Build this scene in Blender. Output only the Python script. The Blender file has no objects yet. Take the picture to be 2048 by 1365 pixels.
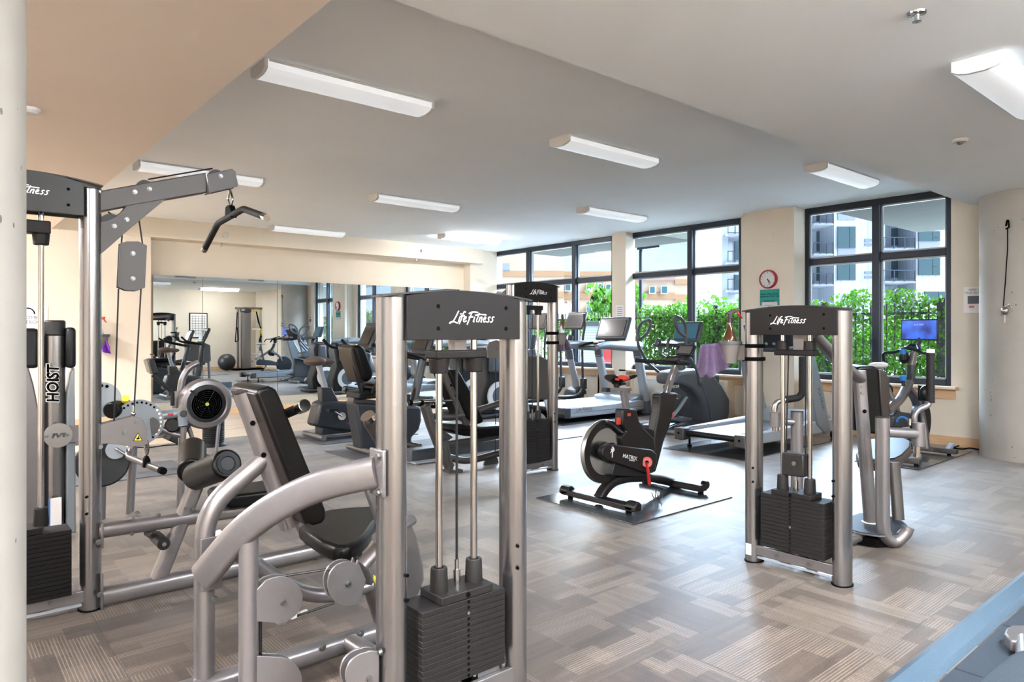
import bpy, math, random
from math import sin, cos, pi, radians
from mathutils import Vector, Matrix
random.seed(7)
SC = bpy.context.scene
COL = SC.collection
# ---------------------------------------------------------------- camera, sky, sun, exposure
EYE = Vector((0, 0, 1.335)); FPX = 1384.0; YH = 664.6
YAW = math.atan2(1174.57, FPX)
FW = Vector((sin(YAW), cos(YAW), 0)); RT = Vector((cos(YAW), -sin(YAW), 0)); UP = Vector((0, 0, 1))
cd = bpy.data.cameras.new('camera'); cam = bpy.data.objects.new('camera', cd); COL.objects.link(cam)
cam.location = EYE; cam.rotation_euler = (pi/2, 0, -YAW)
cd.sensor_fit = 'HORIZONTAL'; cd.sensor_width = 36; cd.lens = 36*FPX/2048
cd.shift_y = -(682.5-YH)/2048; cd.clip_start = 0.05; cd.clip_end = 600
SC.camera = cam
SC.view_settings.view_transform = 'Standard'; SC.view_settings.look = 'None'
SC.view_settings.gamma = 1; SC.view_settings.use_curve_mapping = False
SC.view_settings.exposure = 3.03
cy = SC.cycles
cy.max_bounces = 10; cy.diffuse_bounces = 8; cy.glossy_bounces = 5; cy.transmission_bounces = 6
cy.transparent_max_bounces = 12; cy.sample_clamp_indirect = 6; cy.use_denoising = True
cy.caustics_reflective = False; cy.caustics_refractive = False

def world():
    w = bpy.data.worlds.new('sky'); SC.world = w; w.use_nodes = True
    n = w.node_tree.nodes; l = w.node_tree.links; n.clear()
    out = n.new('ShaderNodeOutputWorld'); bg = n.new('ShaderNodeBackground')
    tc = n.new('ShaderNodeTexCoord'); mp = n.new('ShaderNodeMapping'); mp.inputs['Scale'].default_value = (1, 1, 4.5)
    nz = n.new('ShaderNodeTexNoise'); nz.inputs['Scale'].default_value = 3.2; nz.inputs['Detail'].default_value = 7
    nz.inputs['Roughness'].default_value = .58
    cr = n.new('ShaderNodeValToRGB'); cr.color_ramp.elements[0].position = .42; cr.color_ramp.elements[1].position = .66
    sx = n.new('ShaderNodeSeparateXYZ'); gr = n.new('ShaderNodeValToRGB')
    gr.color_ramp.elements[0].color = (.62, .78, .95, 1); gr.color_ramp.elements[1].color = (.2, .42, .85, 1)
    gr.color_ramp.elements[0].position = .0; gr.color_ramp.elements[1].position = .8
    mx = n.new('ShaderNodeMix'); mx.data_type = 'RGBA'; mx.inputs[7].default_value = (.93, .96, 1, 1)
    l.new(tc.outputs['Generated'], mp.inputs[0]); l.new(mp.outputs[0], nz.inputs[0]); l.new(nz.outputs[0], cr.inputs[0])
    l.new(tc.outputs['Generated'], sx.inputs[0]); l.new(sx.outputs[2], gr.inputs[0])
    l.new(cr.outputs[0], mx.inputs[0]); l.new(gr.outputs[0], mx.inputs[6]); l.new(mx.outputs[2], bg.inputs[0])
    # sky band added on the window side, above the view, to light indoors
    def ss(sock, a, b, c, d):
        q = n.new('ShaderNodeMapRange'); q.interpolation_type = 'SMOOTHSTEP'
        for k, v in zip((1, 2, 3, 4), (a, b, c, d)): q.inputs[k].default_value = v
        l.new(sock, q.inputs[0]); return q.outputs[0]
    def mul(a, b):
        q = n.new('ShaderNodeMath'); q.operation = 'MULTIPLY'; l.new(a, q.inputs[0]); l.new(b, q.inputs[1]); return q.outputs[0]
    f = mul(mul(ss(sx.outputs[2], .165, .24, 0, 1), ss(sx.outputs[2], .6, .85, 1, 0)), ss(sx.outputs[0], -.1, .3, 0, 1))
    l.new(ss(f, 0, 1, SKY, SKYHI), bg.inputs[1])
    l.new(bg.outputs[0], out.inputs[0])
SKY = .17; SKYHI = 9.2
world()
sd = bpy.data.lights.new('sun', 'SUN'); so = bpy.data.objects.new('sun', sd); COL.objects.link(so)
sd.energy = .7; sd.angle = radians(1); sd.color = (1, .93, .82)
so.rotation_euler = Vector((.15, -.55, .82)).to_track_quat('Z', 'Y').to_euler(); so.location = (-5, -5, 12)

# ---------------------------------------------------------------- pixel rays (for placing points on known planes)
def ray(u, v): return FW + RT*((u-1024)/FPX) + UP*((YH-v)/FPX)
def PX(u, v, X): r = ray(u, v); return EYE + r*(X/r.x)
def PY(u, v, Y): r = ray(u, v); return EYE + r*(Y/r.y)
def PZ(u, v, z=0.): r = ray(u, v); return EYE + r*((z-EYE.z)/r.z)
def PN(u, v, p0, n): r = ray(u, v); return EYE + r*((p0-EYE).dot(n)/r.dot(n))
def PD(u, v, d): return EYE + ray(u, v)*d
YM = 11.6
def MY(u, v, Y):                      # point seen in the mirror, real depth Y
    p = PY(u, v, 2*YM-Y); p.y = Y; return p

# ---------------------------------------------------------------- mesh builder
V = Vector
class MB:
    def __init__(s): s.v = []; s.f = []
    def add(s, vs, fs):
        b = len(s.v); s.v += [V(p) for p in vs]; s.f += [tuple(i+b for i in f) for f in fs]; return s
    def box(s, c, d, rot=None):
        c = V(c); h = V(d)/2; R = rot or Matrix.Identity(3); R = R.to_3x3()
        vs = [c + R @ V((x*h.x, y*h.y, z*h.z)) for x in (-1, 1) for y in (-1, 1) for z in (-1, 1)]
        return s.add(vs, [(0,1,3,2),(4,6,7,5),(0,4,5,1),(2,3,7,6),(0,2,6,4),(1,5,7,3)])
    def bar(s, a, b, w, h, up=UP):      # rectangular bar from a to b
        a = V(a); b = V(b); t = (b-a).normalized(); x = t.cross(up)
        if x.length < 1e-4: x = t.cross(V((1, 0, 0)))
        x.normalize(); y = x.cross(t); R = Matrix((x, t, y)).transposed()
        return s.box((a+b)/2, (w, (b-a).length, h), R)
    def prism(s, pts, n, t, off=0.):    # planar polygon extruded by t along n (centred at off)
        n = V(n).normalized(); k = len(pts); P = [V(p) for p in pts]
        nn = V((0, 0, 0))
        for i in range(k): nn += P[i].cross(P[(i+1) % k])
        if nn.dot(n) < 0: P.reverse()
        vs = [p + n*(off-t/2) for p in P] + [p + n*(off+t/2) for p in P]
        fs = [tuple(range(k-1, -1, -1)), tuple(range(k, 2*k))] + [(i, (i+1) % k, k+(i+1) % k, k+i) for i in range(k)]
        return s.add(vs, fs)
    def tube(s, pts, r, r2=None, up=UP, seg=14, fil=0., fs=5, caps=True, sq=1., closed=False):
        P = [V(p) for p in pts]; r2 = r2 or r
        rs = None
        if isinstance(r, (list, tuple)): rs = list(r); fil = 0
        if fil > 0 and len(P) > 2:
            Q = [P[0]]
            for i in range(1, len(P)-1):
                a, b, c = P[i-1], P[i], P[i+1]; u = (a-b); w = (c-b); d = min(fil, u.length*.49, w.length*.49)
                p = b + u.normalized()*d; q = b + w.normalized()*d
                for k in range(fs+1):
                    t = k/fs; Q.append(p*(1-t)**2 + b*2*t*(1-t) + q*t*t)
            Q.append(P[-1]); P = Q
        n = len(P); T = []
        for i in range(n):
            a = P[(i-1) % n] if (closed or i > 0) else P[0]; b = P[(i+1) % n] if (closed or i < n-1) else P[-1]
            T.append((b-a).normalized())
        x = T[0].cross(V(up))
        if x.length < 1e-3: x = T[0].cross(V((1, 0, 0)))
        if x.length < 1e-3: x = T[0].cross(V((0, 1, 0)))
        x.normalize(); rings = []
        for i in range(n):
            if i: x = x - T[i]*x.dot(T[i]); x.normalize()
            y = x.cross(T[i]); ra = rs[i] if rs else r; rb = ra if rs else r2
            ring = []
            for k in range(seg):
                an = 2*pi*k/seg; c, q = cos(an), sin(an)
                c = math.copysign(abs(c)**sq, c); q = math.copysign(abs(q)**sq, q)
                ring.append(P[i] + x*c*ra + y*q*rb)
            rings.append(ring)
        vs = [p for g in rings for p in g]; f = []
        for i in range(n if closed else n-1):
            j = (i+1) % n
            for k in range(seg): f.append((i*seg+k, i*seg+(k+1) % seg, j*seg+(k+1) % seg, j*seg+k))
        if caps and not closed: f += [tuple(range(seg-1, -1, -1)), tuple((n-1)*seg+k for k in range(seg))]
        return s.add(vs, f)
    def cyl(s, a, b, r, r2=None, seg=20):
        a = V(a); b = V(b); t = (b-a).normalized(); x = t.cross(UP)
        if x.length < 1e-3: x = V((1, 0, 0))
        x.normalize(); y = t.cross(x); r2 = r if r2 is None else r2
        vs = [a + (x*cos(2*pi*k/seg)+y*sin(2*pi*k/seg))*r for k in range(seg)] + [b + (x*cos(2*pi*k/seg)+y*sin(2*pi*k/seg))*r2 for k in range(seg)]
        return s.add(vs, [tuple(range(seg-1, -1, -1)), tuple(range(seg, 2*seg))] + [(k, (k+1) % seg, seg+(k+1) % seg, seg+k) for k in range(seg)])
    def lathe(s, prof, c, ax=UP, seg=28, caps=True):    # prof: (radius, height) list
        c = V(c); t = V(ax).normalized(); x = t.cross(V((0, 1, 0)))
        if x.length < .1: x = t.cross(V((1, 0, 0)))
        x.normalize(); y = t.cross(x); vs = []; f = []
        for (r, h) in prof: vs += [c + t*h + (x*cos(2*pi*k/seg)+y*sin(2*pi*k/seg))*max(r, 1e-4) for k in range(seg)]
        for i in range(len(prof)-1):
            for k in range(seg): f.append((i*seg+k, i*seg+(k+1) % seg, (i+1)*seg+(k+1) % seg, (i+1)*seg+k))
        if caps: f += [tuple(range(seg-1, -1, -1)), tuple((len(prof)-1)*seg+k for k in range(seg))]
        return s.add(vs, f)
    def ball(s, c, r, seg=18, rings=10):
        c = V(c); r = V((r, r, r)) if not hasattr(r, '__len__') else V(r)
        vs = [c+V((0, 0, -r.z))]; f = []
        for i in range(1, rings):
            a = -pi/2+pi*i/rings
            vs += [c+V((cos(a)*cos(2*pi*k/seg)*r.x, cos(a)*sin(2*pi*k/seg)*r.y, sin(a)*r.z)) for k in range(seg)]
        vs.append(c+V((0, 0, r.z))); N = len(vs)-1
        for k in range(seg):
            f.append((0, 1+(k+1) % seg, 1+k)); f.append((N, N-seg+k, N-seg+(k+1) % seg))
        for i in range(rings-2):
            for k in range(seg): f.append((1+i*seg+k, 1+i*seg+(k+1) % seg, 1+(i+1)*seg+(k+1) % seg, 1+(i+1)*seg+k))
        return s.add(vs, f)

ROOTS = {}
def tag(o, label=None, cat=None, group=None, kind=None):
    if label: o['label'] = label
    if cat: o['category'] = cat
    if group: o['group'] = group
    if kind: o['kind'] = kind
    return o
def thing(name, label, cat, loc=(0, 0, 0), group=None):
    o = bpy.data.objects.new(name, None); COL.objects.link(o); o.location = loc; o.empty_display_size = .1
    return tag(o, label, cat, group)
def top(o):
    while o.parent: o = o.parent
    return o
def part(name, mb, m, parent=None, bev=0., bs=2, ang=32, label=None, sub=0, flat=False):
    """mesh object; vertices are given in world space, parents are unrotated"""
    off = V(top(parent).location) if parent else V((0, 0, 0))
    me = bpy.data.meshes.new(name); me.from_pydata([tuple(p-off) for p in mb.v], [], mb.f); me.update()
    o = bpy.data.objects.new(name, me); COL.objects.link(o); o.data.materials.append(m)
    if not flat:
        me.polygons.foreach_set('use_smooth', [True]*len(me.polygons)); me.set_sharp_from_angle(angle=radians(ang))
    if bev > 0:
        b = o.modifiers.new('bevel', 'BEVEL'); b.width = bev; b.segments = bs; b.limit_method = 'ANGLE'; b.angle_limit = radians(40)
        b.harden_normals = False
        me.polygons.foreach_set('use_smooth', [True]*len(me.polygons))
    if sub: 
        s_ = o.modifiers.new('sub', 'SUBSURF'); s_.levels = sub; s_.render_levels = sub
    if parent: o.parent = parent
    if label: o['label'] = label
    return o
def solo(name, mb, m, label, cat, group=None, loc=None, **k):
    e = None
    L = V(loc) if loc else V((0, 0, 0))
    mb.v = [p-L for p in mb.v]
    o = part(name, mb, m, None, **k); o.location = L
    return tag(o, label, cat, group)
def struct(name, mb, m, **k): return tag(part(name, mb, m, None, **k), kind='structure')
def copy_tree(o, delta, parent=None):
    c = o.copy(); COL.objects.link(c)
    if parent: c.parent = parent
    else: c.location = o.location + V(delta)
    for ch in [x for x in bpy.data.objects if x.parent == o]: copy_tree(ch, delta, c)
    return c
def text(name, s, m, parent, org, ux, uy, size, ext=.0006, shear=0., bold=0., align='CENTER', sx=1., label=None):
    cu = bpy.data.curves.new('t', 'FONT'); cu.body = s; cu.size = size; cu.shear = shear; cu.extrude = ext; cu.offset = bold
    cu.align_x = align; cu.align_y = 'CENTER'; cu.resolution_u = 3; cu.space_line = .95
    t = bpy.data.objects.new('t', cu); COL.objects.link(t)
    bpy.context.view_layer.update()
    me = bpy.data.meshes.new_from_object(t.evaluated_get(bpy.context.evaluated_depsgraph_get()))
    bpy.data.objects.remove(t); bpy.data.curves.remove(cu)
    ux = V(ux).normalized(); uy = V(uy); uy = (uy-ux*uy.dot(ux)).normalized(); n = ux.cross(uy)
    off = V(top(parent).location) if parent else V((0, 0, 0))
    for v in me.vertices: c = v.co.copy(); v.co = V(org)-off + ux*c.x*sx + uy*c.y + n*c.z
    me.name = name; me.materials.clear(); me.materials.append(m)
    o = bpy.data.objects.new(name, me); COL.objects.link(o)
    if parent: o.parent = parent
    if label: o['label'] = label
    return o

# ---------------------------------------------------------------- materials
def mat(name, col, rough=.5, metal=0., spec=.5, noise=0., nscale=8., bump=0., bscale=200., emit=None, es=0., streak=None, coat=0., alpha=None, sheen=0.):
    m = bpy.data.materials.new(name); m.use_nodes = True; n = m.node_tree.nodes; l = m.node_tree.links
    b = n['Principled BSDF']; b.inputs['Base Color'].default_value = (*col, 1); b.inputs['Roughness'].default_value = rough
    b.inputs['Metallic'].default_value = metal; b.inputs['Specular IOR Level'].default_value = spec; b.inputs['Coat Weight'].default_value = coat
    if sheen: b.inputs['Sheen Weight'].default_value = sheen
    tc = n.new('ShaderNodeTexCoord')
    if noise:
        nz = n.new('ShaderNodeTexNoise'); nz.inputs['Scale'].default_value = nscale; nz.inputs['Detail'].default_value = 5
        mp = n.new('ShaderNodeMapping'); mp.inputs['Scale'].default_value = streak or (1, 1, 1)
        l.new(tc.outputs['Object'], mp.inputs[0]); l.new(mp.outputs[0], nz.inputs[0])
        mr = n.new('ShaderNodeMapRange'); mr.inputs[1].default_value = .3; mr.inputs[2].default_value = .7
        mr.inputs[3].default_value = 1-noise; mr.inputs[4].default_value = 1+noise
        l.new(nz.outputs[0], mr.inputs[0])
        mx = n.new('ShaderNodeMix'); mx.data_type = 'RGBA'; mx.blend_type = 'MULTIPLY'; mx.inputs[0].default_value = 1
        mx.inputs[6].default_value = (*col, 1); l.new(mr.outputs[0], mx.inputs[7]); l.new(mx.outputs[2], b.inputs['Base Color'])
    if bump:
        n2 = n.new('ShaderNodeTexNoise'); n2.inputs['Scale'].default_value = bscale; n2.inputs['Detail'].default_value = 3
        bp = n.new('ShaderNodeBump'); bp.inputs['Strength'].default_value = bump; bp.inputs['Distance'].default_value = .002
        l.new(tc.outputs['Object'], n2.inputs[0]); l.new(n2.outputs[0], bp.inputs['Height']); l.new(bp.outputs[0], b.inputs['Normal'])
    if emit: b.inputs['Emission Color'].default_value = (*emit, 1); b.inputs['Emission Strength'].default_value = es
    return m
M = {}
def D(k, *a, **kw): M[k] = mat(k, *a, **kw)
D('wall', (.72, .64, .53), .85, noise=.03, nscale=1.5, bump=.05, bscale=120)
D('walln', (.70, .63, .53), .85, noise=.03, nscale=1.5, bump=.05, bscale=120)
D('ceil', (.87, .92, .965), .9, noise=.02, nscale=1.2)
D('beige', (.84, .75, .67), .9, noise=.02, nscale=1.2)
D('frame', (.018, .027, .042), .35, .3)
D('wood', (.62, .40, .22), .5, noise=.12, nscale=6, streak=(12, 1, 12))
D('woodl', (.78, .62, .44), .5, noise=.08, nscale=6, streak=(12, 1, 12))
D('cream', (.76, .71, .60), .6)
D('silver', (.23, .215, .22), .32, .7, noise=.03, nscale=30)
D('silverd', (.10, .093, .09), .36, .6, noise=.04, nscale=30)
D('brush', (.27, .262, .265), .27, .95, noise=.08, nscale=60, streak=(1, 1, .01))
D('chrome', (.48, .475, .47), .12, 1.)
D('steel', (.55, .55, .54), .25, 1.)
D('header', (.012, .010, .010), .5, 0, spec=.2, noise=.05, nscale=40)
D('blackh', (.015, .014, .014), .42, .1)
D('plate', (.013, .0115, .0115), .5, 0., spec=.25, noise=.1, nscale=60)
D('plateb', (.006, .005, .005), .5, 0., spec=.2, noise=.1, nscale=60)
D('vinyl', (.003, .0026, .0026), .36, spec=.2, bump=.12, bscale=260)
D('vinylb', (.016, .010, .008), .4, bump=.1, bscale=260)
D('plastic', (.006, .0065, .008), .42, spec=.35)
D('armd', (.07, .065, .063), .5, .3)
D('bolt', (.22, .22, .215), .4, 1.)
D('plasticg', (.065, .073, .085), .4, noise=.04)
D('plasticd', (.022, .026, .033), .38)
D('matrix', (.0075, .006, .006), .4, 0., spec=.35)
D('white', (.62, .62, .61), .5)
D('label', (.85, .83, .78), .6)
D('grip', (.007, .006, .006), .7, spec=.3, bump=.2, bscale=300)
D('rubber', (.035, .04, .045), .27, spec=.9, coat=.4, noise=.25, nscale=140, bump=.5, bscale=110)
D('rubberg', (.10, .105, .12), .55, noise=.5, nscale=220, bump=.3, bscale=160)
D('rubberb', (.020, .028, .040), .55, noise=.45, nscale=260, bump=.35, bscale=200)
D('curb', (.060, .10, .14), .5, noise=.25, nscale=260, bump=.3, bscale=200)
D('red', (.40, .012, .012), .35, coat=.3)
D('redp', (.45, .035, .02), .4)
D('blue', (.02, .18, .55), .35)
D('yellow', (.85, .62, .05), .45)
D('purple', (.075, .042, .095), .95, noise=.2, nscale=60, bump=.5, bscale=150, sheen=.4)
D('purpleb', (.16, .03, .42), .9, noise=.2, nscale=60, bump=.5, bscale=150)
D('amber', (.06, .022, .004), .12, coat=.5)
D('brownp', (.02, .005, .004), .35)
D('cupg', (.16, .14, .125), .6)
D('screen', (.012, .012, .014), .12, coat=.4)
D('screeng', (.09, .08, .08), .18, coat=.6)
D('tread', (.16, .22, .27), .45, noise=.1, nscale=200)
D('tmill', (.24, .27, .30), .3, .35)
D('tmillw', (.36, .39, .43), .33, .2)
D('teal', (.012, .26, .23), .6)
D('clockr', (.30, .012, .03), .4)
D('saddle', (.10, .07, .06), .5)
D('concrete', (.66, .64, .60), .75, noise=.04, nscale=3, bump=.2, bscale=40)
D('slab', (.026, .028, .017), .9, noise=.2, nscale=3, streak=(1, .25, 1))
D('fence', (.012, .014, .02), .5)
D('pale_ground', (.68, .68, .66), .9, noise=.1)  # outdoor ground made pale to bounce daylight up to the ceiling
D('bark', (.15, .1, .07), .9)
D('tan', (.25, .18, .125), .9, noise=.03, nscale=4)
D('tanb', (.18, .10, .05), .9, noise=.03, nscale=4)
D('tanr', (.17, .10, .085), .9)
D('teal2', (.02, .06, .07), .2, coat=.4)
D('bglass', (.03, .055, .062), .08, .0, coat=.6)
D('charcoal', (.10, .11, .13), .6)
D('bw', (.20, .215, .24), .7)
D('text', (.85, .83, .80), .4)
D('dark', (.002, .002, .002), .7, spec=.05)
D('paper', (.80, .77, .76), .7)
D('chart', (.70, .65, .52), .7)

def glass():
    m = bpy.data.materials.new('glass'); m.use_nodes = True; n = m.node_tree.nodes; l = m.node_tree.links; n.clear()
    o = n.new('ShaderNodeOutputMaterial'); t = n.new('ShaderNodeBsdfTransparent'); g = n.new('ShaderNodeBsdfGlossy')
    g.inputs['Roughness'].default_value = .01; f = n.new('ShaderNodeLayerWeight'); f.inputs['Blend'].default_value = .12
    mt = n.new('ShaderNodeMath'); mt.operation = 'MULTIPLY'; mt.inputs[1].default_value = .45
    x = n.new('ShaderNodeMixShader'); t.inputs[0].default_value = (.93, .96, .96, 1)
    l.new(f.outputs['Fresnel'], mt.inputs[0]); l.new(mt.outputs[0], x.inputs[0]); l.new(t.outputs[0], x.inputs[1]); l.new(g.outputs[0], x.inputs[2]); l.new(x.outputs[0], o.inputs[0])
    return m
M['glass'] = glass()
def mirror():
    m = bpy.data.materials.new('mirror'); m.use_nodes = True; b = m.node_tree.nodes['Principled BSDF']
    b.inputs['Base Color'].default_value = (.84, .90, .92, 1); b.inputs['Metallic'].default_value = 1; b.inputs['Roughness'].default_value = .0
    return m
M['mirror'] = mirror()
def carpet():
    m = bpy.data.materials.new('carpet'); m.use_nodes = True; n = m.node_tree.nodes; l = m.node_tree.links; b = n['Principled BSDF']
    tc = n.new('ShaderNodeTexCoord')
    def brick(rot, bw, rh, off):
        mp = n.new('ShaderNodeMapping'); mp.inputs['Rotation'].default_value = (0, 0, rot); mp.inputs['Location'].default_value = off
        l.new(tc.outputs['Object'], mp.inputs[0]); k = n.new('ShaderNodeTexBrick'); k.offset = .37; k.squash = 1.6; k.squash_frequency = 3
        k.inputs['Scale'].default_value = 1; k.inputs['Brick Width'].default_value = bw; k.inputs['Row Height'].default_value = rh
        k.inputs['Mortar Size'].default_value = 0.; k.inputs['Color1'].default_value = (0, 0, 0, 1); k.inputs['Color2'].default_value = (1, 1, 1, 1)
        l.new(mp.outputs[0], k.inputs[0]); return k, mp
    A, mpa = brick(0, .52, .11, (0, 0, 0)); B, mpb = brick(pi/2, .46, .085, (.2, .1, 0)); A2, _ = brick(0, .23, .15, (.13, .07, 0))
    ck = n.new('ShaderNodeTexChecker'); ck.inputs['Scale'].default_value = 1/.6; ck.inputs[1].default_value = (0, 0, 0, 1); ck.inputs[2].default_value = (1, 1, 1, 1)
    l.new(tc.outputs['Object'], ck.inputs[0])
    def mix(f, a, c, bt='MIX'):
        x = n.new('ShaderNodeMix'); x.data_type = 'RGBA'; x.blend_type = bt
        for i, s in ((0, f), (6, a), (7, c)):
            if hasattr(s, 'is_output'): l.new(s, x.inputs[i])
            else: x.inputs[i].default_value = s
        return x.outputs[2]
    v = mix(ck.outputs[1], A.outputs[0], B.outputs[0])
    v2 = mix(.5, v, A2.outputs[0])
    cr = n.new('ShaderNodeValToRGB'); e = cr.color_ramp.elements; e[0].color = (.034, .020, .013, 1); e[1].color = (.120, .084, .060, 1)
    e.new(.3).color = (.053, .033, .022, 1); e.new(.6).color = (.076, .051, .035, 1)
    l.new(v2, cr.inputs[0])
    def math_(op, a, k):
        q = n.new('ShaderNodeMath'); q.operation = op; l.new(a, q.inputs[0])
        if hasattr(k, 'is_output'): l.new(k, q.inputs[1])
        else: q.inputs[1].default_value = k
        return q.outputs[0]
    def stripes(axis, sc, lo=.62, hi=.86):
        w = n.new('ShaderNodeTexWave'); w.bands_direction = axis; w.inputs['Scale'].default_value = sc; w.inputs['Distortion'].default_value = .3; l.new(tc.outputs['Object'], w.inputs[0])
        r = n.new('ShaderNodeValToRGB'); r.color_ramp.elements[0].position = lo; r.color_ramp.elements[1].position = hi; l.new(w.outputs[0], r.inputs[0]); return r.outputs[0]
    # pale pinstripes in some bands, following the tile direction
    s = mix(ck.outputs[1], stripes('Y', 24), stripes('X', 24))
    rnd = math_('FRACT', math_('MULTIPLY', v2, 7.3), 0.)
    sf = math_('MULTIPLY', s, math_('MULTIPLY', math_('GREATER_THAN', v2, .5), .42))
    c = mix(sf, cr.outputs[0], (.30, .245, .195, 1))
    # fine ribs everywhere
    rb_ = mix(ck.outputs[1], stripes('Y', 52, .3, .7), stripes('X', 52, .3, .7))
    rm = n.new('ShaderNodeMapRange'); rm.inputs[3].default_value = .84; rm.inputs[4].default_value = 1.10; l.new(rb_, rm.inputs[0])
    c = mix(1., c, rm.outputs[0], 'MULTIPLY')
    nz = n.new('ShaderNodeTexNoise'); nz.inputs['Scale'].default_value = 210; nz.inputs['Detail'].default_value = 3; nz.inputs['Roughness'].default_value = .7; l.new(tc.outputs['Object'], nz.inputs[0])
    mr = n.new('ShaderNodeMapRange'); mr.inputs[1].default_value = .32; mr.inputs[2].default_value = .68; mr.inputs[3].default_value = .55; mr.inputs[4].default_value = 1.5; l.new(nz.outputs[0], mr.inputs[0])
    c = mix(1., c, mr.outputs[0], 'MULTIPLY')
    # streaky wear bands along the tiles
    def streak(scl):
        mp = n.new('ShaderNodeMapping'); mp.inputs['Scale'].default_value = scl; q = n.new('ShaderNodeTexNoise'); q.inputs['Scale'].default_value = 1.; q.inputs['Detail'].default_value = 4
        l.new(tc.outputs['Object'], mp.inputs[0]); l.new(mp.outputs[0], q.inputs[0]); return q.outputs[0]
    sk = mix(ck.outputs[1], streak((2.5, 34, 1)), streak((34, 2.5, 1)))
    sm = n.new('ShaderNodeMapRange'); sm.inputs[1].default_value = .35; sm.inputs[2].default_value = .65; sm.inputs[3].default_value = .78; sm.inputs[4].default_value = 1.22; l.new(sk, sm.inputs[0])
    c = mix(1., c, sm.outputs[0], 'MULTIPLY')
    # tile seams
    sb_ = n.new('ShaderNodeTexBrick'); sb_.offset = 0; sb_.inputs['Scale'].default_value = 1; sb_.inputs['Brick Width'].default_value = .6; sb_.inputs['Row Height'].default_value = .6
    sb_.inputs['Mortar Size'].default_value = .0025; sb_.inputs['Color1'].default_value = (1, 1, 1, 1); sb_.inputs['Color2'].default_value = (1, 1, 1, 1); sb_.inputs['Mortar'].default_value = (.55, .5, .46, 1)
    l.new(tc.outputs['Object'], sb_.inputs[0]); c = mix(1., c, sb_.outputs[0], 'MULTIPLY')
    l.new(c, b.inputs['Base Color']); b.inputs['Roughness'].default_value = .43; b.inputs['Specular IOR Level'].default_value = .55
    b.inputs['Sheen Weight'].default_value = .25; b.inputs['Sheen Roughness'].default_value = .4
    bp = n.new('ShaderNodeBump'); bp.inputs['Strength'].default_value = .35; bp.inputs['Distance'].default_value = .003; l.new(nz.outputs[0], bp.inputs['Height']); l.new(bp.outputs[0], b.inputs['Normal'])
    return m
M['carpet'] = carpet()
def planks():
    m = mat('planks', (.7, .5, .3), .38); n = m.node_tree.nodes; l = m.node_tree.links; b = n['Principled BSDF']
    tc = n.new('ShaderNodeTexCoord'); k = n.new('ShaderNodeTexBrick'); k.inputs['Scale'].default_value = 1; k.inputs['Brick Width'].default_value = 1.1
    k.inputs['Row Height'].default_value = .075; k.inputs['Mortar Size'].default_value = .0015; k.inputs['Mortar'].default_value = (.35, .25, .15, 1)
    k.inputs['Color1'].default_value = (.56, .43, .30, 1); k.inputs['Color2'].default_value = (.68, .56, .42, 1)
    l.new(tc.outputs['Object'], k.inputs[0]); l.new(k.outputs[0], b.inputs['Base Color']); return m
M['planks'] = planks()
def pitted():
    m = mat('pitted', (.40, .38, .345), .7, noise=.05, nscale=4); n = m.node_tree.nodes; l = m.node_tree.links; b = n['Principled BSDF']
    src = b.inputs['Base Color'].links[0].from_socket
    tc = n.new('ShaderNodeTexCoord'); mp = n.new('ShaderNodeMapping'); mp.inputs['Scale'].default_value = (1, 1, .6); vo = n.new('ShaderNodeTexVoronoi'); vo.inputs['Scale'].default_value = 24
    l.new(tc.outputs['Object'], mp.inputs[0]); l.new(mp.outputs[0], vo.inputs[0])
    no = n.new('ShaderNodeTexNoise'); no.inputs['Scale'].default_value = 6; l.new(tc.outputs['Object'], no.inputs[0])
    th = n.new('ShaderNodeMapRange'); th.inputs[1].default_value = .5; th.inputs[2].default_value = .72; th.inputs[3].default_value = .0; th.inputs[4].default_value = .19; l.new(no.outputs[0], th.inputs[0])
    lt = n.new('ShaderNodeMath'); lt.operation = 'LESS_THAN'; l.new(vo.outputs[0], lt.inputs[0]); l.new(th.outputs[0], lt.inputs[1])
    x = n.new('ShaderNodeMix'); x.data_type = 'RGBA'; l.new(lt.outputs[0], x.inputs[0]); l.new(src, x.inputs[6]); x.inputs[7].default_value = (.16, .14, .13, 1); l.new(x.outputs[2], b.inputs['Base Color'])
    return m
M['pitted'] = pitted()
def leafmat():
    m = mat('leaf', (.034, .11, .006), .5, noise=.5, nscale=2.5); n = m.node_tree.nodes; l = m.node_tree.links; b = n['Principled BSDF']
    t = n.new('ShaderNodeBsdfTranslucent'); t.inputs[0].default_value = (.055, .17, .005, 1); x = n.new('ShaderNodeMixShader'); x.inputs[0].default_value = .35
    o = n['Material Output']; l.new(b.outputs[0], x.inputs[1]); l.new(t.outputs[0], x.inputs[2]); l.new(x.outputs[0], o.inputs[0])
    return m
M['leaf'] = leafmat()
def siding():
    m = mat('siding', (.74, .77, .82), .7); n = m.node_tree.nodes; l = m.node_tree.links; b = n['Principled BSDF']
    tc = n.new('ShaderNodeTexCoord'); w = n.new('ShaderNodeTexWave'); w.bands_direction = 'Y'; w.inputs['Scale'].default_value = 1.1; w.wave_profile = 'SAW'; l.new(tc.outputs['Object'], w.inputs[0])
    r = n.new('ShaderNodeValToRGB'); r.color_ramp.elements[0].color = (.13, .14, .17, 1); r.color_ramp.elements[0].position = .0; r.color_ramp.elements[1].position = .14
    r.color_ramp.elements[1].color = (.24, .262, .30, 1); l.new(w.outputs[0], r.inputs[0]); l.new(r.outputs[0], b.inputs['Base Color']); return m
M['siding'] = siding()
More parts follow.
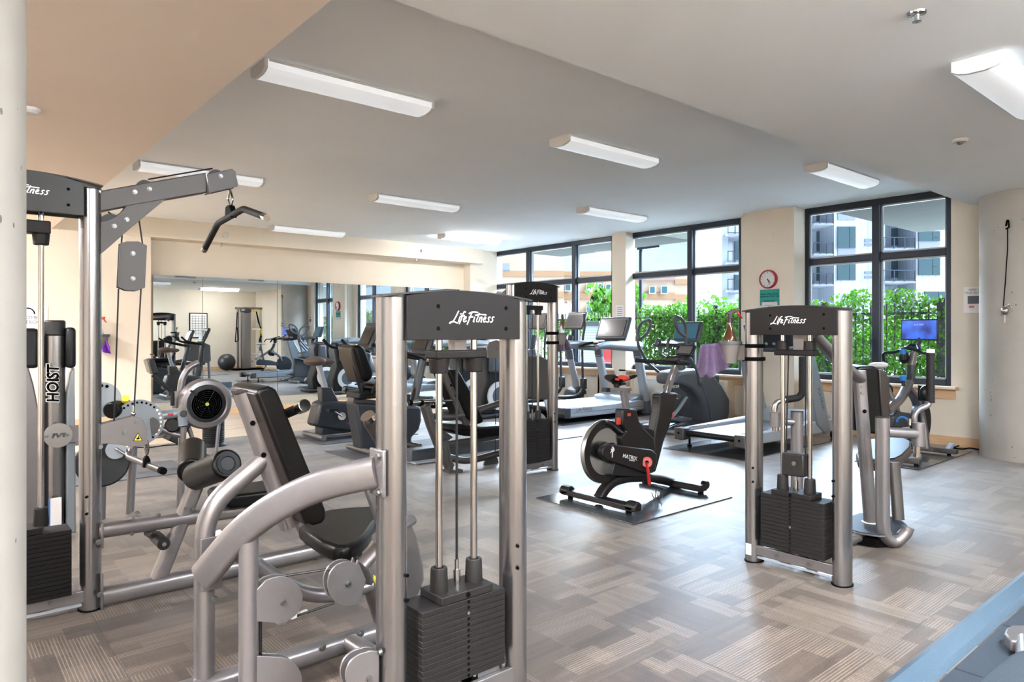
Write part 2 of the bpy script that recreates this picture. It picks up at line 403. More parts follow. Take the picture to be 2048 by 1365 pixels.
def pelscreen():
    m = mat('blue_screen', (.01, .02, .1), .2); n = m.node_tree.nodes; l = m.node_tree.links; b = n['Principled BSDF']
    tc = n.new('ShaderNodeTexCoord'); nz = n.new('ShaderNodeTexNoise'); nz.inputs['Scale'].default_value = 9; nz.inputs['Detail'].default_value = 5; l.new(tc.outputs['Object'], nz.inputs[0])
    r = n.new('ShaderNodeValToRGB'); r.color_ramp.elements[0].color = (.0, .01, .14, 1); r.color_ramp.elements[1].color = (.01, .13, .75, 1); r.color_ramp.elements[0].position = .35; r.color_ramp.elements[1].position = .68
    l.new(nz.outputs[0], r.inputs[0]); l.new(r.outputs[0], b.inputs['Emission Color']); b.inputs['Emission Strength'].default_value = .2; return m
M['pelscreen'] = pelscreen()
D('lampoff_glow', (.80, .82, .83), .5, emit=(.88, .94, 1), es=.055)  # faint glow put into the unlit diffusers so they look pale
D('lampon', (.9, .9, .9), .5, emit=(1, .98, .95), es=9.)
D('fill_back', (.9, .9, .9), .5, emit=(.82, .91, 1), es=24.)  # for lamps added behind the viewer as fill light
D('lampmid', (.9, .9, .9), .5, emit=(1, .97, .93), es=5.)
D('fill_hall', (.9, .9, .9), .5, emit=(.94, .96, 1), es=40.)  # for unseen lamps added in the left hall as fill light

# ================================================================ ROOM
HC = 3.035; ZS = 2.80; ZB = 2.745
XL, XW, YB = -4.2, 9.2, -2.1            # left wall, window wall face, back wall
m = MB().box((2.5, 3.45, -.05), (13.6, 11.1, .1)); struct('floor', m, M['carpet'], flat=True)
m = MB().box((2.5, 10.35, -.05), (13.6, 2.7, .1)); struct('floor_wood', m, M['planks'], flat=True)
# ceilings: high middle field plus two lower fields (left hall strip, near strip)
XE = 1.586*(ZB-1.335)/1.70              # edge of the lower left field
YE = 3.093*(ZS-1.335)/1.70              # edge of the lower near field
struct('ceiling', MB().box(((XE+9.9)/2, (YE+12)/2, HC+.05), (9.9-XE, 12-YE, .1)), M['ceil'], flat=True)
struct('ceiling_low', MB().box(((XE+9.9)/2, (YB+YE)/2-.1, ZS+.2), (9.9-XE, YE-YB+.2, .4)), M['ceil'], flat=True)
struct('ceiling_hall', MB().box(((XL-.3+XE)/2, 4.9, ZB+.25), (XE-XL+.3, 14.2, .5)), M['beige'], flat=True)
# walls
struct('wall_back', MB().box((2.5, YB-.1, 1.5), (14, .2, 3.2)), M['wall'], flat=True)
struct('wall_left', MB().box((XL-.1, 4.75, 1.5), (.2, 14, 3.2)), M['wall'], flat=True)
XMIR = 2.56                              # left end of the mirror recess
struct('wall_mirror', MB().box((5.9, YM+.13, 1.55), (7.4, .2, 3.3)), M['wall'], flat=True)
struct('wall_far', MB().box(((XL+XMIR)/2, 11.5, 1.5), (XMIR-XL, .4, 3.2)), M['wall'], flat=True)
xr = PY(929, 500, YM).x
struct('wall_far_corner', MB().box(((xr+9.25)/2, 11.58, 1.5), (9.25-xr, .36, 3.2)), M['walln'], flat=True)
# beam over the mirror
xb = PY(967, 510, 11.25).x
struct('trim_beam', MB().box(((XL+xb)/2, (11.25+11.65)/2, (HC+ZB)/2+.02), (xb-XL, .4, HC-ZB+.04)), M['wall'], flat=True)
# mirror panels
zt = PY(305, 549.5, YM).z; zb_ = .10
us = [305.5, 405, 554, 695, 824, 927]; xs = [PY(u, 600, YM).x for u in us]
for i in range(5):
    o = tag(part('mirror', MB().box(((xs[i]+xs[i+1])/2, YM-.005, (zt+zb_)/2), (xs[i+1]-xs[i]-.006, .01, zt-zb_)), M['mirror'], flat=True),
            ['tall frameless wall mirror panel, leftmost of the five', 'frameless wall mirror panel reflecting the framed chart and spin bike, second from the left',
             'frameless wall mirror panel behind the upright bike saddle, middle of the five', 'frameless wall mirror panel behind the large weight machine header, second from the right',
             'frameless wall mirror panel at the far right end, next to the corner pillar'][i], 'mirror', 'wall mirror panels')
struct('baseboard_mirror', MB().box((5.6, YM-.012, .05), (6.3, .024, .1)), M['wood'], bev=.002)
struct('baseboard_far', MB().box(((XL+XMIR)/2, 11.29, .06), (XMIR-XL, .02, .12)), M['wood'])
struct('baseboard_back', MB().box((2.5, YB+.01, .06), (13, .02, .12)), M['wood'])
# ---- window wall (openings between Y values)
XF = 9.30
def Yp(u): return PX(u, 600, XF).y
W = [(Yp(1908), Yp(1610)), (Yp(1487)-.02, Yp(1255)), (Yp(1230)-.02, Yp(983))]
ZSILL = PX(1908, 774.7, 9.1).z
segs = [(YB-.2, W[0][0]), (W[0][1], W[1][0]), (W[1][1], W[2][0]), (W[2][1], 11.8)]
m = MB()
for a, b in segs: m.box((XW+.15, (a+b)/2, HC/2+.02), (.3, b-a, HC+.04))
for a, b in W: m.box((XW+.15, (a+b)/2, ZSILL/2-.02), (.3, b-a, ZSILL-.04))
struct('wall_windows', m, M['walln'], flat=True)
# pillars
y0 = PZ(1487, 427, HC).y; y1 = PZ(1588, 413, HC).y; xp = PZ(1520, 422, HC).x
xp = 8.95; y1 = PX(1588, 600, xp).y; y0 = PX(1487, 600, xp).y
struct('wall_pillar', MB().box(((xp+XW)/2+.03, (y0+y1)/2, HC/2), (XW-xp+.06, y0-y1, HC)), M['walln'], flat=True)
ya, yb = PX(1230, 600, XW-.12).y, PX(1252, 600, XW-.12).y
struct('wall_pillar_narrow', MB().box((XW-.03, (ya+yb)/2, HC/2), (.2, ya-yb, HC)), M['walln'], flat=True)
# windows
def window(n, ya, yb, mul, zt_, trans):
    """ya<yb ; mul list of mullion centre Y"""
    x = XF; fr = MB(); d = .09
    fr.box((x, ya+.035, (ZSILL+HC)/2), (d, .07, HC-ZSILL)); fr.box((x, yb-.035, (ZSILL+HC)/2), (d, .07, HC-ZSILL))
    fr.box((x, (ya+yb)/2, HC-.04), (d, yb-ya-.14, .08)); fr.box((x, (ya+yb)/2, ZSILL+.035), (d, yb-ya-.14, .07))
    ms = sorted(mul)
    for y in ms: fr.box((x-.02, y, (ZSILL+HC)/2), (d+.04, .085, HC-ZSILL-.15))
    ed = [ya+.07] + [q for y in ms for q in (y-.0425, y+.0425)] + [yb-.07]
    for k in range(0, len(ed), 2): fr.box((x, (ed[k]+ed[k+1])/2, trans), (d, ed[k+1]-ed[k], .085))
    w = struct('window_%d' % n, fr, M['frame'], bev=.006)
    for k in range(0, len(ed), 2):
        for (z0, z1) in ((ZSILL+.07, trans-.0425), (trans+.0425, HC-.08)):
            p = part('pane', MB().box((x+.01, (ed[k]+ed[k+1])/2, (z0+z1)/2), (.008, ed[k+1]-ed[k], z1-z0)), M['glass'], w, flat=True)
            p2 = MB(); yy0, yy1 = ed[k], ed[k+1]; t = .02
            for bx in (((yy0+yy1)/2, z0+t/2, yy1-yy0, t), ((yy0+yy1)/2, z1-t/2, yy1-yy0, t), (yy0+t/2, (z0+z1)/2, t, z1-z0), (yy1-t/2, (z0+z1)/2, t, z1-z0)):
                p2.box((x+.0, bx[0], bx[1]), (.03, bx[2], bx[3]))
            part('sash', p2, M['tmillw'], w, flat=True)
    return w
TR = PX(1903, 503, XF).z
window(1, W[0][0], W[0][1], [Yp(1756)], HC, TR)
window(2, W[1][0], W[1][1], [Yp(1385)], HC, TR)
window(3, W[2][0], W[2][1], [Yp(1153), Yp(1061)], HC, TR)
# sills with apron boards
def sill(n, a, b):
    m_ = MB().box((XW-.03, (a+b)/2, ZSILL-.015), (.2, b-a+.1, .03))
    s_ = struct('trim_%d' % n, m_, M['woodl'], bev=.003)
    part('apron', MB().box((XW-.012, (a+b)/2, ZSILL-.09), (.024, b-a+.04, .12)), M['wood'], s_, bev=.002)
sill(1, W[0][0]-.03, W[0][1]); sill(2, y0+.06, W[1][1]-.05); sill(3, ya+.05, W[2][1])
struct('baseboard_windows', MB().box((XW-.01, (YB+y1)/2, .055), (.02, y1-YB, .11)), M['wood'])
struct('baseboard_windows_far', MB().box((XW-.01, (11.3+y0)/2, .055), (.02, 11.3-y0, .11)), M['wood'])
struct('baseboard_pillar', MB().box((xp-.01, (y0+y1)/2, .055), (.02, y0-y1, .11)), M['wood'])
# heater covers under the windows
def heater(a, b, label):
    t = thing('heater_cover', label, 'heater', (XW-.1, (a+b)/2, 0), 'wood framed heater covers under the windows')
    z = .62
    fr = MB(); 
    for y in (a+.03, b-.03): fr.box((XW-.1, y, z/2), (.2, .06, z))
    fr.box((XW-.1, (a+b)/2, z-.03), (.2, b-a-.12, .06)); fr.box((XW-.1, (a+b)/2, .05), (.19, b-a-.12, .1))
    part('frame', fr, M['woodl'], t, bev=.003)
    part('front_panel', MB().box((XW-.18, (a+b)/2, .34), (.02, b-a-.12, .46)), M['cream'], t)
heater(PX(1463, 800, 9.1).y, PX(1268, 800, 9.1).y, 'long low heater cover with cream panel and wooden end under the middle window')
heater(PX(1208, 800, 9.1).y, 8.3, 'low heater cover with wooden end under the far window')
# ---- ceiling lamps
def lamp(x, y, z, mt, label, L=1.26, wd=.24, grp='long box ceiling lamps'):
    t = thing('ceiling_lamp', label, 'ceiling lamp', (x+L/2, y+wd/2, z), grp)
    pr = [(0, 0), (0, -.055), (.03, -.072), (.08, -.082), (wd-.08, -.082), (wd-.03, -.072), (wd, -.055), (wd, 0)]
    P = [V((x+.02, y+a, z+b)) for a, b in pr]
    part('diffuser', MB().prism([p+V((L/2-.02, 0, 0)) for p in P], (1, 0, 0), L-.05), mt, t, ang=25)
    for xx in (x+.012, x+L-.012): part('end_cap', MB().prism([V((xx, p.y, p.z-.002 if p.z < z-.01 else p.z)) for p in P], (1, 0, 0), .025), M['white'], t, bev=.003)
    part('housing', MB().box((x+L/2, y+wd/2, z-.008), (L-.06, wd+.006, .016)), M['white'], t)
    return t
LO, LN, LB = M['lampoff_glow'], M['lampon'], M['fill_back']
k_ = 1.0
lamp(1.60, 4.25, HC, LO, 'unlit ceiling lamp nearest the left, beside the beige lowered ceiling')
lamp(4.20, 4.20, HC, LO, 'unlit ceiling lamp in the middle of the ceiling, above the spin bike')
lamp(6.84, 3.22, HC, LO, 'unlit ceiling lamp just left of the ceiling step, near the nearest window')
lamp(4.21, 7.50, HC, LO, 'unlit ceiling lamp in the centre row, third in depth')
lamp(6.82, 6.44, HC, LO, 'unlit ceiling lamp before the middle window')
lamp(1.60, 7.57, HC, LO, 'unlit ceiling lamp partly behind the lat pulldown arm')
lamp(4.20, 10.78, HC, LO, 'unlit ceiling lamp close to the mirror wall beam')
lamp(6.81, 9.80, HC, LN, 'the one glowing white ceiling lamp near the far corner')
sx_ = (ZS-1.335)/1.7
lamp(4.931*sx_, 1.281*sx_-.02, ZS, LO, 'big unlit ceiling lamp cut by the top right of the photo')
lamp(6.9, -1.0, ZS, M['lampmid'], 'glowing ceiling lamp near the back wall, seen in the mirror', grp='lit lamps behind the viewer')
for i_, (x, y, z) in enumerate([(3.0, -.5, ZS), (-1.6, -1.2, ZB), (-1.8, 1.4, ZB), (-2.2, 5.2, ZB), (1.35, -.9, ZS), (-1.9, 8.6, ZB)]):  # lamps added out of view to brighten the room
    LL = ['added fill lamp behind the viewer, right of the other one there', 'added fill lamp on the lowered ceiling in the near hall corner', 'added fill lamp on the lowered ceiling level with the left column', 'added fill lamp on the lowered ceiling left of the pulldown tower', 'added fill lamp behind the viewer, nearest the back wall', 'added fill lamp on the lowered ceiling by the far left wall'][i_]
    lamp(x, y, z, LB if x > 0 else M['fill_hall'], LL, grp='lit lamps behind the viewer')
# ================================================================ OUTSIDE
struct('ground_outside', MB().box((80, 40, -.36), (141, 260, .1)), M['pale_ground'], flat=True)
struct('overhang_slab', MB().box(((9.6+13.4)/2, 0.2, 3.2), (3.8, 9.0, .2)), M['slab'], flat=True)
struct('overhang_slab', MB().box(((9.6+11.35)/2, 9.75, 3.2), (1.75, 3.7, .2)), M['slab'], flat=True)
XFE = 11.4
fe = thing('metal_fence', 'black metal picket fence with ivy behind the windows', 'fence', (XFE, 7, 0))
y = 0.3; m = MB()
while y < 16: m.box((XFE, y, .72), (.022, .022, 2.1)); y += .118
part('pickets', m, M['fence'], fe)
part('rail', MB().box((XFE, 8, 1.62), (.035, 16, .04)), M['fence'], fe); part('rail', MB().box((XFE, 8, -.1), (.035, 16, .04)), M['fence'], fe)
for u in (1887, 1434, 1652, 1262, 1150):
    q = PX(u, 650, XFE); part('fence_post', MB().box((XFE-.02, q.y, .72), (.09, .11, 2.22)), M['fence'], fe)
def leaves(name, boxes, label, cat, seed, sz=.075):
    rnd = random.Random(seed); m = MB()
    for (x0, x1, y0, y1, z0, z1, n, wob) in boxes:
        for i in range(n):
            yy = rnd.uniform(y0, y1); t = rnd.random()**.8
            zt_ = z1 + wob*(sin(yy*3.1)+.6*sin(yy*7.7+1)+.4*rnd.uniform(-1, 1))
            z = z0 + (zt_-z0)*t; x = rnd.uniform(x0, x1)
            s = sz*rnd.uniform(.6, 1.35); a = rnd.uniform(0, 2*pi); el = rnd.uniform(-.7, .7); r = rnd.uniform(0, 2*pi)
            R = Matrix.Rotation(r, 3, 'Z') @ Matrix.Rotation(el+pi/2*rnd.choice((.55, .8, 1)), 3, 'Y') @ Matrix.Rotation(a, 3, 'Z')
            c = V((x, yy, z))
            pts = [(-.5, 0, 0), (-.12, -.42, .08), (.55, 0, -.05), (-.12, .42, .08)]
            m.add([c + R @ (V(p)*s) for p in pts], [(0, 1, 2), (0, 2, 3)])
    o = solo(name, m, M['leaf'], label, cat, flat=True); o['kind'] = 'stuff'; return o
yw = lambda u: PX(u, 600, XFE).y
leaves('ivy', [(11.15, 11.7, -1.0, yw(1600), .2, 1.93, 15000, .07), (11.15, 11.7, yw(1500), yw(1290), .2, 1.80, 10000, .09),
               (11.2, 11.65, yw(1290), yw(1240), .0, 1.55, 900, .25), (11.2, 11.6, yw(1240), 15.6, 1.25, 1.62, 3500, .06), (11.2, 11.6, yw(1130), 16.5, .2, 1.5, 2500, .1)],
       'bright green ivy growing thickly over the fence', 'plant', 3, .06)
leaves('tree_foliage', [(19, 22, yw(1229)*1.75, yw(1205)*1.75, 0, 3.2, 900, .25)], 'pale green tree beyond the fence by the far window', 'tree', 5, .28)
leaves('tree_foliage', [(24, 27, 14.2, 17.5, 0, 2.55, 1200, .3)], 'yellow-green shrub crown rising behind the ivy at the middle window', 'tree', 6, .25)
leaves('hedge', [(12.3, 13.2, -1.5, yw(1290), -.3, 1.45, 9000, .12)], 'dark green hedge standing behind the fence and ivy', 'plant', 9, .15)
# notice boards on the fence
t = thing('notice_board', 'grey-green outdoor rules board with dark heading, behind the far window', 'sign', PX(1180, 690, 11.0))
a, b = PX(1199, 640, 11.0), PX(1165, 640, 11.0); zt1, zb1 = PX(1181, 643, 11.0).z, PX(1181, 735, 11.0).z
yc, wy = (a.y+b.y)/2, b.y-a.y
part('board', MB().box((11.0, yc, (zt1+zb1)/2), (.02, wy, zt1-zb1)), mat('greenboard', (.36, .46, .42), .6), t)
part('heading', MB().box((10.985, yc, zt1-.06), (.01, wy, .10)), M['charcoal'], t)
m = MB()
for i in range(13): m.box((10.986, yc, zt1-.17-i*.055), (.006, wy*.82, .014))
part('lines', m, M['paper'], t)
t2 = thing('emergency_sign', 'red outdoor sign with white emergency wording, beside the rules board', 'sign', PX(1214, 690, 11.0))
a = PX(1232, 640, 11.0); w2 = (yc-wy/2)-a.y; y2 = (a.y+yc-wy/2)/2-.02
part('board', MB().box((11.0, y2, (zt1+zb1)/2), (.02, w2, zt1-zb1)), M['red'], t2)
text('wording', 'IN CASE OF\nEMERGENCY\nCALL\n911', M['text'], t2, (10.985, y2, (zt1+zb1)/2+.2), (0, -1, 0), UP, w2*.17)
for t_, y_, w_ in ((t, yc, wy), (t2, y2, w2)):
    for sg in (-1, 1): part('leg', MB().box((11.03, y_+sg*(w_/2-.03), (zb1-.31)/2), (.04, .04, zb1+.31)), M['fence'], t_)
# lamp pole outside window 2
t = thing('lamp_pole', 'slim dark pole with a flat lamp arm outside the middle window', 'lamp post', (12.2, PX(1281.5, 600, 12.2).y, -.3))
y_ = PX(1281.5, 600, 12.2).y; zt_ = PX(1281, 497, 12.2).z
part('pole', MB().cyl((12.2, y_, -.3), (12.2, y_, zt_), .04), M['frame'], t)
part('arm', MB().box((12.2, y_-.25, zt_-.0), (.12, .62, .07)), M['frame'], t)
# street lamps far away
q = PD(1197, 640, 60); t = thing('street_lamp', 'curved dark street lamp in front of the beige building', 'lamp post', (q.x, q.y, -.3))
part('pole', MB().tube([(q.x, q.y, -.3), (q.x, q.y, PD(1191, 618, 60).z), PD(1194, 609, 60), PD(1201, 606, 60), PD(1208, 610, 60)], .09, fil=.5), M['bark'], t)
part('lamp_head', MB().ball(PD(1208, 612, 60), .2), M['bark'], t)
q = PD(1134, 640, 60); t = thing('street_lamp', 'white boxed street lamp with a pointed cap in front of the beige building', 'lamp post', (q.x, q.y, -.3))
part('lamp_head', MB().cyl((q.x, q.y, -.3), (q.x, q.y, PD(1134, 608, 60).z), .38), M['white'], t)
part('cap', MB().cyl(PD(1134, 608, 60), PD(1134, 601, 60), .3, .03), M['bark'], t)
# ---- beige building (150 m away)
RB = Matrix((RT, FW, UP)).transposed()
def slab(m, u0, v0, u1, v1, d, th, sh=0):
    a = PD(u0, v0, d+sh); b = PD(u1, v1, d+sh); return m.box((a+b)/2 + FW*th/2, (abs((b-a).dot(RT)), th, abs(b.z-a.z)), RB)
bd = thing('beige_building', 'large beige office building with tan bands seen through the far and middle windows', 'building', PD(1200, 680, 160))
part('wall', slab(MB(), 1128, 546, 1500, 676, 160, 30), M['tan'], bd, flat=True)
part('wall', slab(MB(), 985, 500, 1128, 676, 155, 30), M['tan'], bd, flat=True)
m = MB(); slab(m, 1128, 543, 1350, 552, 159.6, 1); slab(m, 1128, 586, 1350, 598, 159.7, 1); slab(m, 1350, 560, 1500, 569, 159.6, 1); slab(m, 1350, 590, 1500, 602, 159.7, 1)
slab(m, 985, 543, 1128, 553, 154.7, 1); slab(m, 985, 584, 1128, 596, 154.7, 1); part('band', m, M['tanb'], bd, flat=True)
part('band', slab(MB(), 1258, 553, 1350, 561, 159.3, 1), M['tanr'], bd)
for (u, v, w_, h_) in [(1136, 575, 10, 13), (1178, 575, 9, 13), (1202, 575, 9, 13), (1217, 576, 9, 13), (1178, 620, 9, 13), (1203, 621, 9, 13), (1277, 580, 6, 12), (1305, 580, 10, 13), (1329, 580, 11, 14), (1411, 581, 7, 12), (1432, 581, 6, 10)]:
    f_ = part('window', slab(MB(), u-w_/2-1, v-h_/2-1, u+w_/2+1, v+h_/2+1, 159.2 if u > 1128 else 154.2, .5), M['white'], bd, flat=True)
    part('pane', slab(MB(), u-w_/2, v-h_/2, u+w_/2, v+h_/2, 159.1 if u > 1128 else 154.1, .3), M['teal2'], f_, flat=True)
slab(mm := MB(), 1004, 527, 1019, 540, 150, 4); solo('rooftop_unit', mm, M['charcoal'], 'small dark rooftop unit at the left edge of the far window', 'rooftop unit')
# ---- white apartment building
wb = thing('apartment_building', 'white clad apartment building with glass balconies seen through the near window', 'building', PD(1750, 690, 45))
def wp(nm, rects, mt, sh, th=.3, parent=None):
    for r in rects:
        x = MB(); slab(x, *r, 45, th, sh); part(nm, x, mt, parent or wb, flat=True)
wp('wall', [(1668, 300, 1770, 690), (1832, 300, 2300, 690)], M['siding'], 0, 8)
wp('wall', [(1444, 380, 1668, 690), (1770, 300, 1832, 690)], M['siding'], 2.2, 8)
wp('cornice', [(1444, 440, 1456, 690)], M['bw'], 0, 2)
for (u0, v0, u1, v1) in [(1676, 454, 1711, 496), (1676, 529, 1711, 560), (1687, 592, 1721, 612), (1838, 463, 1880, 482), (1838, 512, 1880, 550), (1850, 584, 1892, 606), (1838, 400, 1880, 440), (1676, 385, 1711, 425)]:
    x = MB(); slab(x, u0-1, v0-1, u1+1, v1+1, 44.95, .3); f_ = part('window', x, M['charcoal'], wb, flat=True)
    x = MB(); c_ = u0+(u1-u0)*.64; slab(x, u0, v0, c_, v1, 44.9, .2); slab(x, c_+1, v0, u1, (v0+v1)/2+2, 44.9, .2); slab(x, c_+1, (v0+v1)/2+3, u1, v1, 44.9, .2); part('pane', x, M['bglass'], f_, flat=True)
wp('spandrel', [(1676, 497, 1711, 513), (1838, 483, 1880, 498), (1676, 426, 1711, 440)], M['charcoal'], -.05)
wp('vent', [(1730, 478, 1744, 484), (1730, 487, 1744, 492), (1730, 543, 1744, 548), (1730, 552, 1744, 557)], M['charcoal'], -.05)
for (u0, v0, u1, v1) in [(1634, 463, 1664, 503), (1634, 532, 1664, 562), (1784, 457, 1818, 491), (1784, 518, 1819, 556), (1784, 590, 1819, 605), (1634, 420, 1664, 443), (1462, 400, 1490, 430), (1470, 480, 1495, 520), (1470, 550, 1495, 580)]:
    x = MB(); slab(x, u0, v0, u1, v1, 47.1, .2); part('balcony_door', x, M['bglass'], wb, flat=True)
for (u0, u1, v) in [(1628, 1667, 449), (1628, 1667, 510), (1628, 1667, 571), (1768, 1831, 499), (1768, 1831, 565), (1768, 1831, 430), (1456, 1500, 470), (1456, 1500, 527), (1456, 1500, 583)]:
    x = MB(); slab(x, u0, v-3, u1, v+1, 44.2, 3.2); b_ = part('balcony_floor', x, M['bw'], wb, flat=True)
    x = MB(); h_ = 25; n_ = 3
    for k in range(n_+1): uu = u0+(u1-u0)*k/n_; slab(x, uu-.7, v-h_, uu+.7, v-2, 44.1, .08)
    slab(x, u0, v-h_, u1, v-h_+1.6, 44.1, .08); slab(x, u0, v-5, u1, v-4, 44.1, .08); part('railing', x, M['frame'], b_, flat=True)

# ================================================================ ROOM FITTINGS
# near left column
cl = MB(); R_ = .33; dd = 2.1; uu = 53
# tangent on its right side at u=53
ang = math.atan((53-1024)/FPX); dist = 2.45; ca = ang - math.asin(R_/dist)
dirv = FW*cos(ca)+RT*sin(ca); cc = EYE + dirv*dist; cc.z = 0
solo('concrete_column', MB().lathe([(R_, 0), (R_, ZB)], cc, seg=64), M['pitted'], 'pitted grey concrete column at the left edge, nearest the viewer', 'column', loc=(cc.x, cc.y, 0), group='round concrete columns')
R2 = .42; ang = math.atan((1958-1024)/FPX); dist = 7.59/cos(ang)*1.0; ca = ang + math.asin(R2/dist); dirv = FW*cos(ca)+RT*sin(ca); c2 = EYE+dirv*dist; c2.z = 0
solo('concrete_column', MB().lathe([(R2, 0), (R2, ZS)], c2, seg=64), M['pitted'], 'round cream concrete column at the right edge beside the poster', 'column', loc=(c2.x, c2.y, 0), group='round concrete columns')
# hook, cord and ornament on the right column
def colp(u, v, out=.0):       # point on right column surface
    r = ray(u, v); o = V((0, 0)); dx, dy = r.x, r.y; cx_, cy_ = c2.x, c2.y; Rr = R2+out
    A_ = dx*dx+dy*dy; B_ = -2*(dx*cx_+dy*cy_); C_ = cx_**2+cy_**2-Rr*Rr; D_ = max(B_*B_-4*A_*C_, 0); t_ = (-B_-math.sqrt(D_))/(2*A_); return EYE + r*t_
t = thing('hanging_cord', 'thin dark cord with a small ornament hanging from a hook on the right column', 'cord', colp(2014, 480))
part('hook', MB().tube([colp(2012, 452), colp(2014, 441, .03), colp(2017, 441, .03), colp(2018, 455, .02), colp(2012, 458)], .008, fil=.01), M['dark'], t)
part('cord', MB().tube([colp(2015, 455, .02), colp(2015, 500, .015), colp(2011, 560, .015), colp(2007, 612, .015)], .0045, seg=6), M['dark'], t)
q = colp(2010, 622, .04); part('ornament', MB().ball(q, (.035, .035, .045)).tube([q+V((0, 0, .05)), q+V((.03, -.03, .07)), q+V((.03, -.05, .03))], .008).cyl(q, q+V((0, 0, -.12)), .004).cyl(q+V((-.03, .03, -.12)), q+V((.03, -.03, -.12)), .003), M['chrome'], t)
# wall pieces
def on_wall(name, label, cat, u0, v0, u1, v1, X, mt, th=.012, grp=None):
    a = PX(u0, v0, X); b = PX(u1, v1, X); c_ = V((X-th/2, (a.y+b.y)/2, (a.z+b.z)/2)); t = thing(name, label, cat, c_, grp)
    p = part('sheet' if cat != 'cover plate' else 'plate', MB().box(c_, (th, abs(a.y-b.y), abs(a.z-b.z))), mt, t, bev=.001); return t, c_, abs(a.y-b.y), abs(a.z-b.z)
t, c_, w_, h_ = on_wall('poster', 'white paper poster on the wall, half hidden by the right column', 'poster', 1928, 575, 1972, 626, XW, M['paper'])
part('picture', MB().box(c_+V((-.008, 0, .0)), (.003, w_*.62, h_*.3)), M['charcoal'], t)
text('heading', 'HERE IS\nTRUE ISLAND', M['charcoal'], t, c_+V((-.009, 0, h_*.33)), (0, -1, 0), UP, .035)
part('logo', MB().box(c_+V((-.008, .03, -h_*.26)), (.003, .05, .02)), M['red'], t)
t, c_, w_, h_ = on_wall('blank_cover_plate', 'blank cream cover plate high on the pillar above the clock', 'cover plate', 1535, 467, 1546, 484, xp, M['walln'], .008)
pc = PX(1538, 559, xp); t = thing('wall_clock', 'round red wall clock on the pillar above the teal notice', 'clock', (xp-.03, pc.y, pc.z))
rc = abs(PX(1519, 559, xp).y-PX(1556.5, 559, xp).y)/2*.93; c_ = V((xp-.001, pc.y, pc.z))
part('rim', MB().lathe([(rc, 0), (rc, .035), (rc*.93, .05), (rc*.86, .05), (rc*.84, .03)], c_, (-1, 0, 0), 40), M['clockr'], t)
part('face', MB().cyl(c_+V((-.02, 0, 0)), c_+V((-.034, 0, 0)), rc*.845, seg=40), M['white'], t)
hd = c_+V((-.04, 0, 0)); part('hour_hand', MB().bar(hd, hd+V((0, -.045, -.05)), .006, .004), M['dark'], t); part('minute_hand', MB().bar(hd, hd+V((0, -.03, -.085)), .005, .004), M['dark'], t)
part('pip', MB().cyl(hd, hd+V((-.004, 0, 0)), .006), M['dark'], t)
m = MB()
for k in range(12): a_ = k*pi/6; m.box(c_+V((-.036, sin(a_)*rc*.72, cos(a_)*rc*.72)), (.002, .004, .016), Matrix.Rotation(-a_, 3, 'X'))
part('marks', m, M['dark'], t)
t, c_, w_, h_ = on_wall('teal_notice', 'teal paper notice with black wording below the clock', 'sign', 1520, 580, 1559, 611, xp, M['teal'], .003)
text('wording', 'Please Wipe Down\nEquipment After Use\n\nThank you!', M['dark'], t, c_+V((-.003, 0, 0)), (0, -1, 0), UP, .034)
t, c_, w_, h_ = on_wall('white_notice', 'small white paper notice under the teal one', 'sign', 1524, 605, 1555, 622, xp-.004, M['white'], .002)
text('wording', 'Please wipe down your\nmachine', M['charcoal'], t, c_+V((-.003, 0, .01)), (0, -1, 0), UP, .016)
# notice on the narrow pillar
t, c_, w_, h_ = on_wall('white_notice', 'white paper notice taped to the narrow pillar between the windows', 'sign', 1232, 611, 1247, 636, XW-.13, M['paper'], .003)
m = MB()
for k in range(5): m.box(c_+V((-.002, 0, h_*(.3-.15*k))), (.001, w_*.7, .008))
part('lines', m, M['charcoal'], t)
# restroom sign on far left wall
a = PY(53, 614, 11.3); b = PY(92, 655, 11.3); c_ = (a+b)/2 + V((-.12, -.006, 0)); t = thing('restroom_sign', 'grey restroom sign on the far left wall, partly behind the guide rod', 'sign', c_)
part('plate', MB().box(c_, (.5, .012, .33)), M['paper'], t, bev=.003)
text('wording', 'WOMEN\nRESTROOM', M['charcoal'], t, c_+V((.06, -.008, -.04)), (1, 0, 0), UP, .065)
part('arc', MB().tube([c_+V((.08*cos(x_)+.02, -.008, .04+.08*sin(x_))) for x_ in [pi*k/8 for k in range(9)]], .008), M['dark'], t)
# sprinklers and detectors
def disc_thing(name, label, cat, c, ax, parts, grp=None):
    t = thing(name, label, cat, c, grp)
    for nm, prof, mt in parts: part(nm, MB().lathe(prof, c, ax, 24), mt, t)
    return t
q = PZ(1834, 25, ZS); disc_thing('sprinkler', 'chrome ceiling sprinkler at the top right of the ceiling', 'sprinkler', q, (0, 0, -1), [('escutcheon', [(.04, 0), (.038, .008), (.02, .012)], M['chrome']), ('head', [(.012, .01), (.01, .035), (.02, .04), (.02, .043), (.004, .045)], M['steel'])])
q = PZ(1920, 279, ZS); disc_thing('smoke_detector', 'small white smoke detector below the big ceiling lamp at the right', 'smoke detector', q, (0, 0, -1), [('base', [(.055, 0), (.055, .012), (.045, .022)], M['white']), ('lens', [(.025, .02), (.02, .035), (.01, .04)], M['screeng'])])
q = PZ(60, 217, ZB); disc_thing('smoke_detector', 'white round detector on the beige lowered ceiling beside the left column', 'smoke detector', q, (0, 0, -1), [('base', [(.06, 0), (.06, .02), (.045, .035)], M['white'])])
q = PY(451, 471, 11.25); disc_thing('beam_detector', 'small white round detector on the face of the mirror beam', 'detector', q, (0, -1, 0), [('base', [(.05, 0), (.05, .02), (.035, .03)], M['white'])])
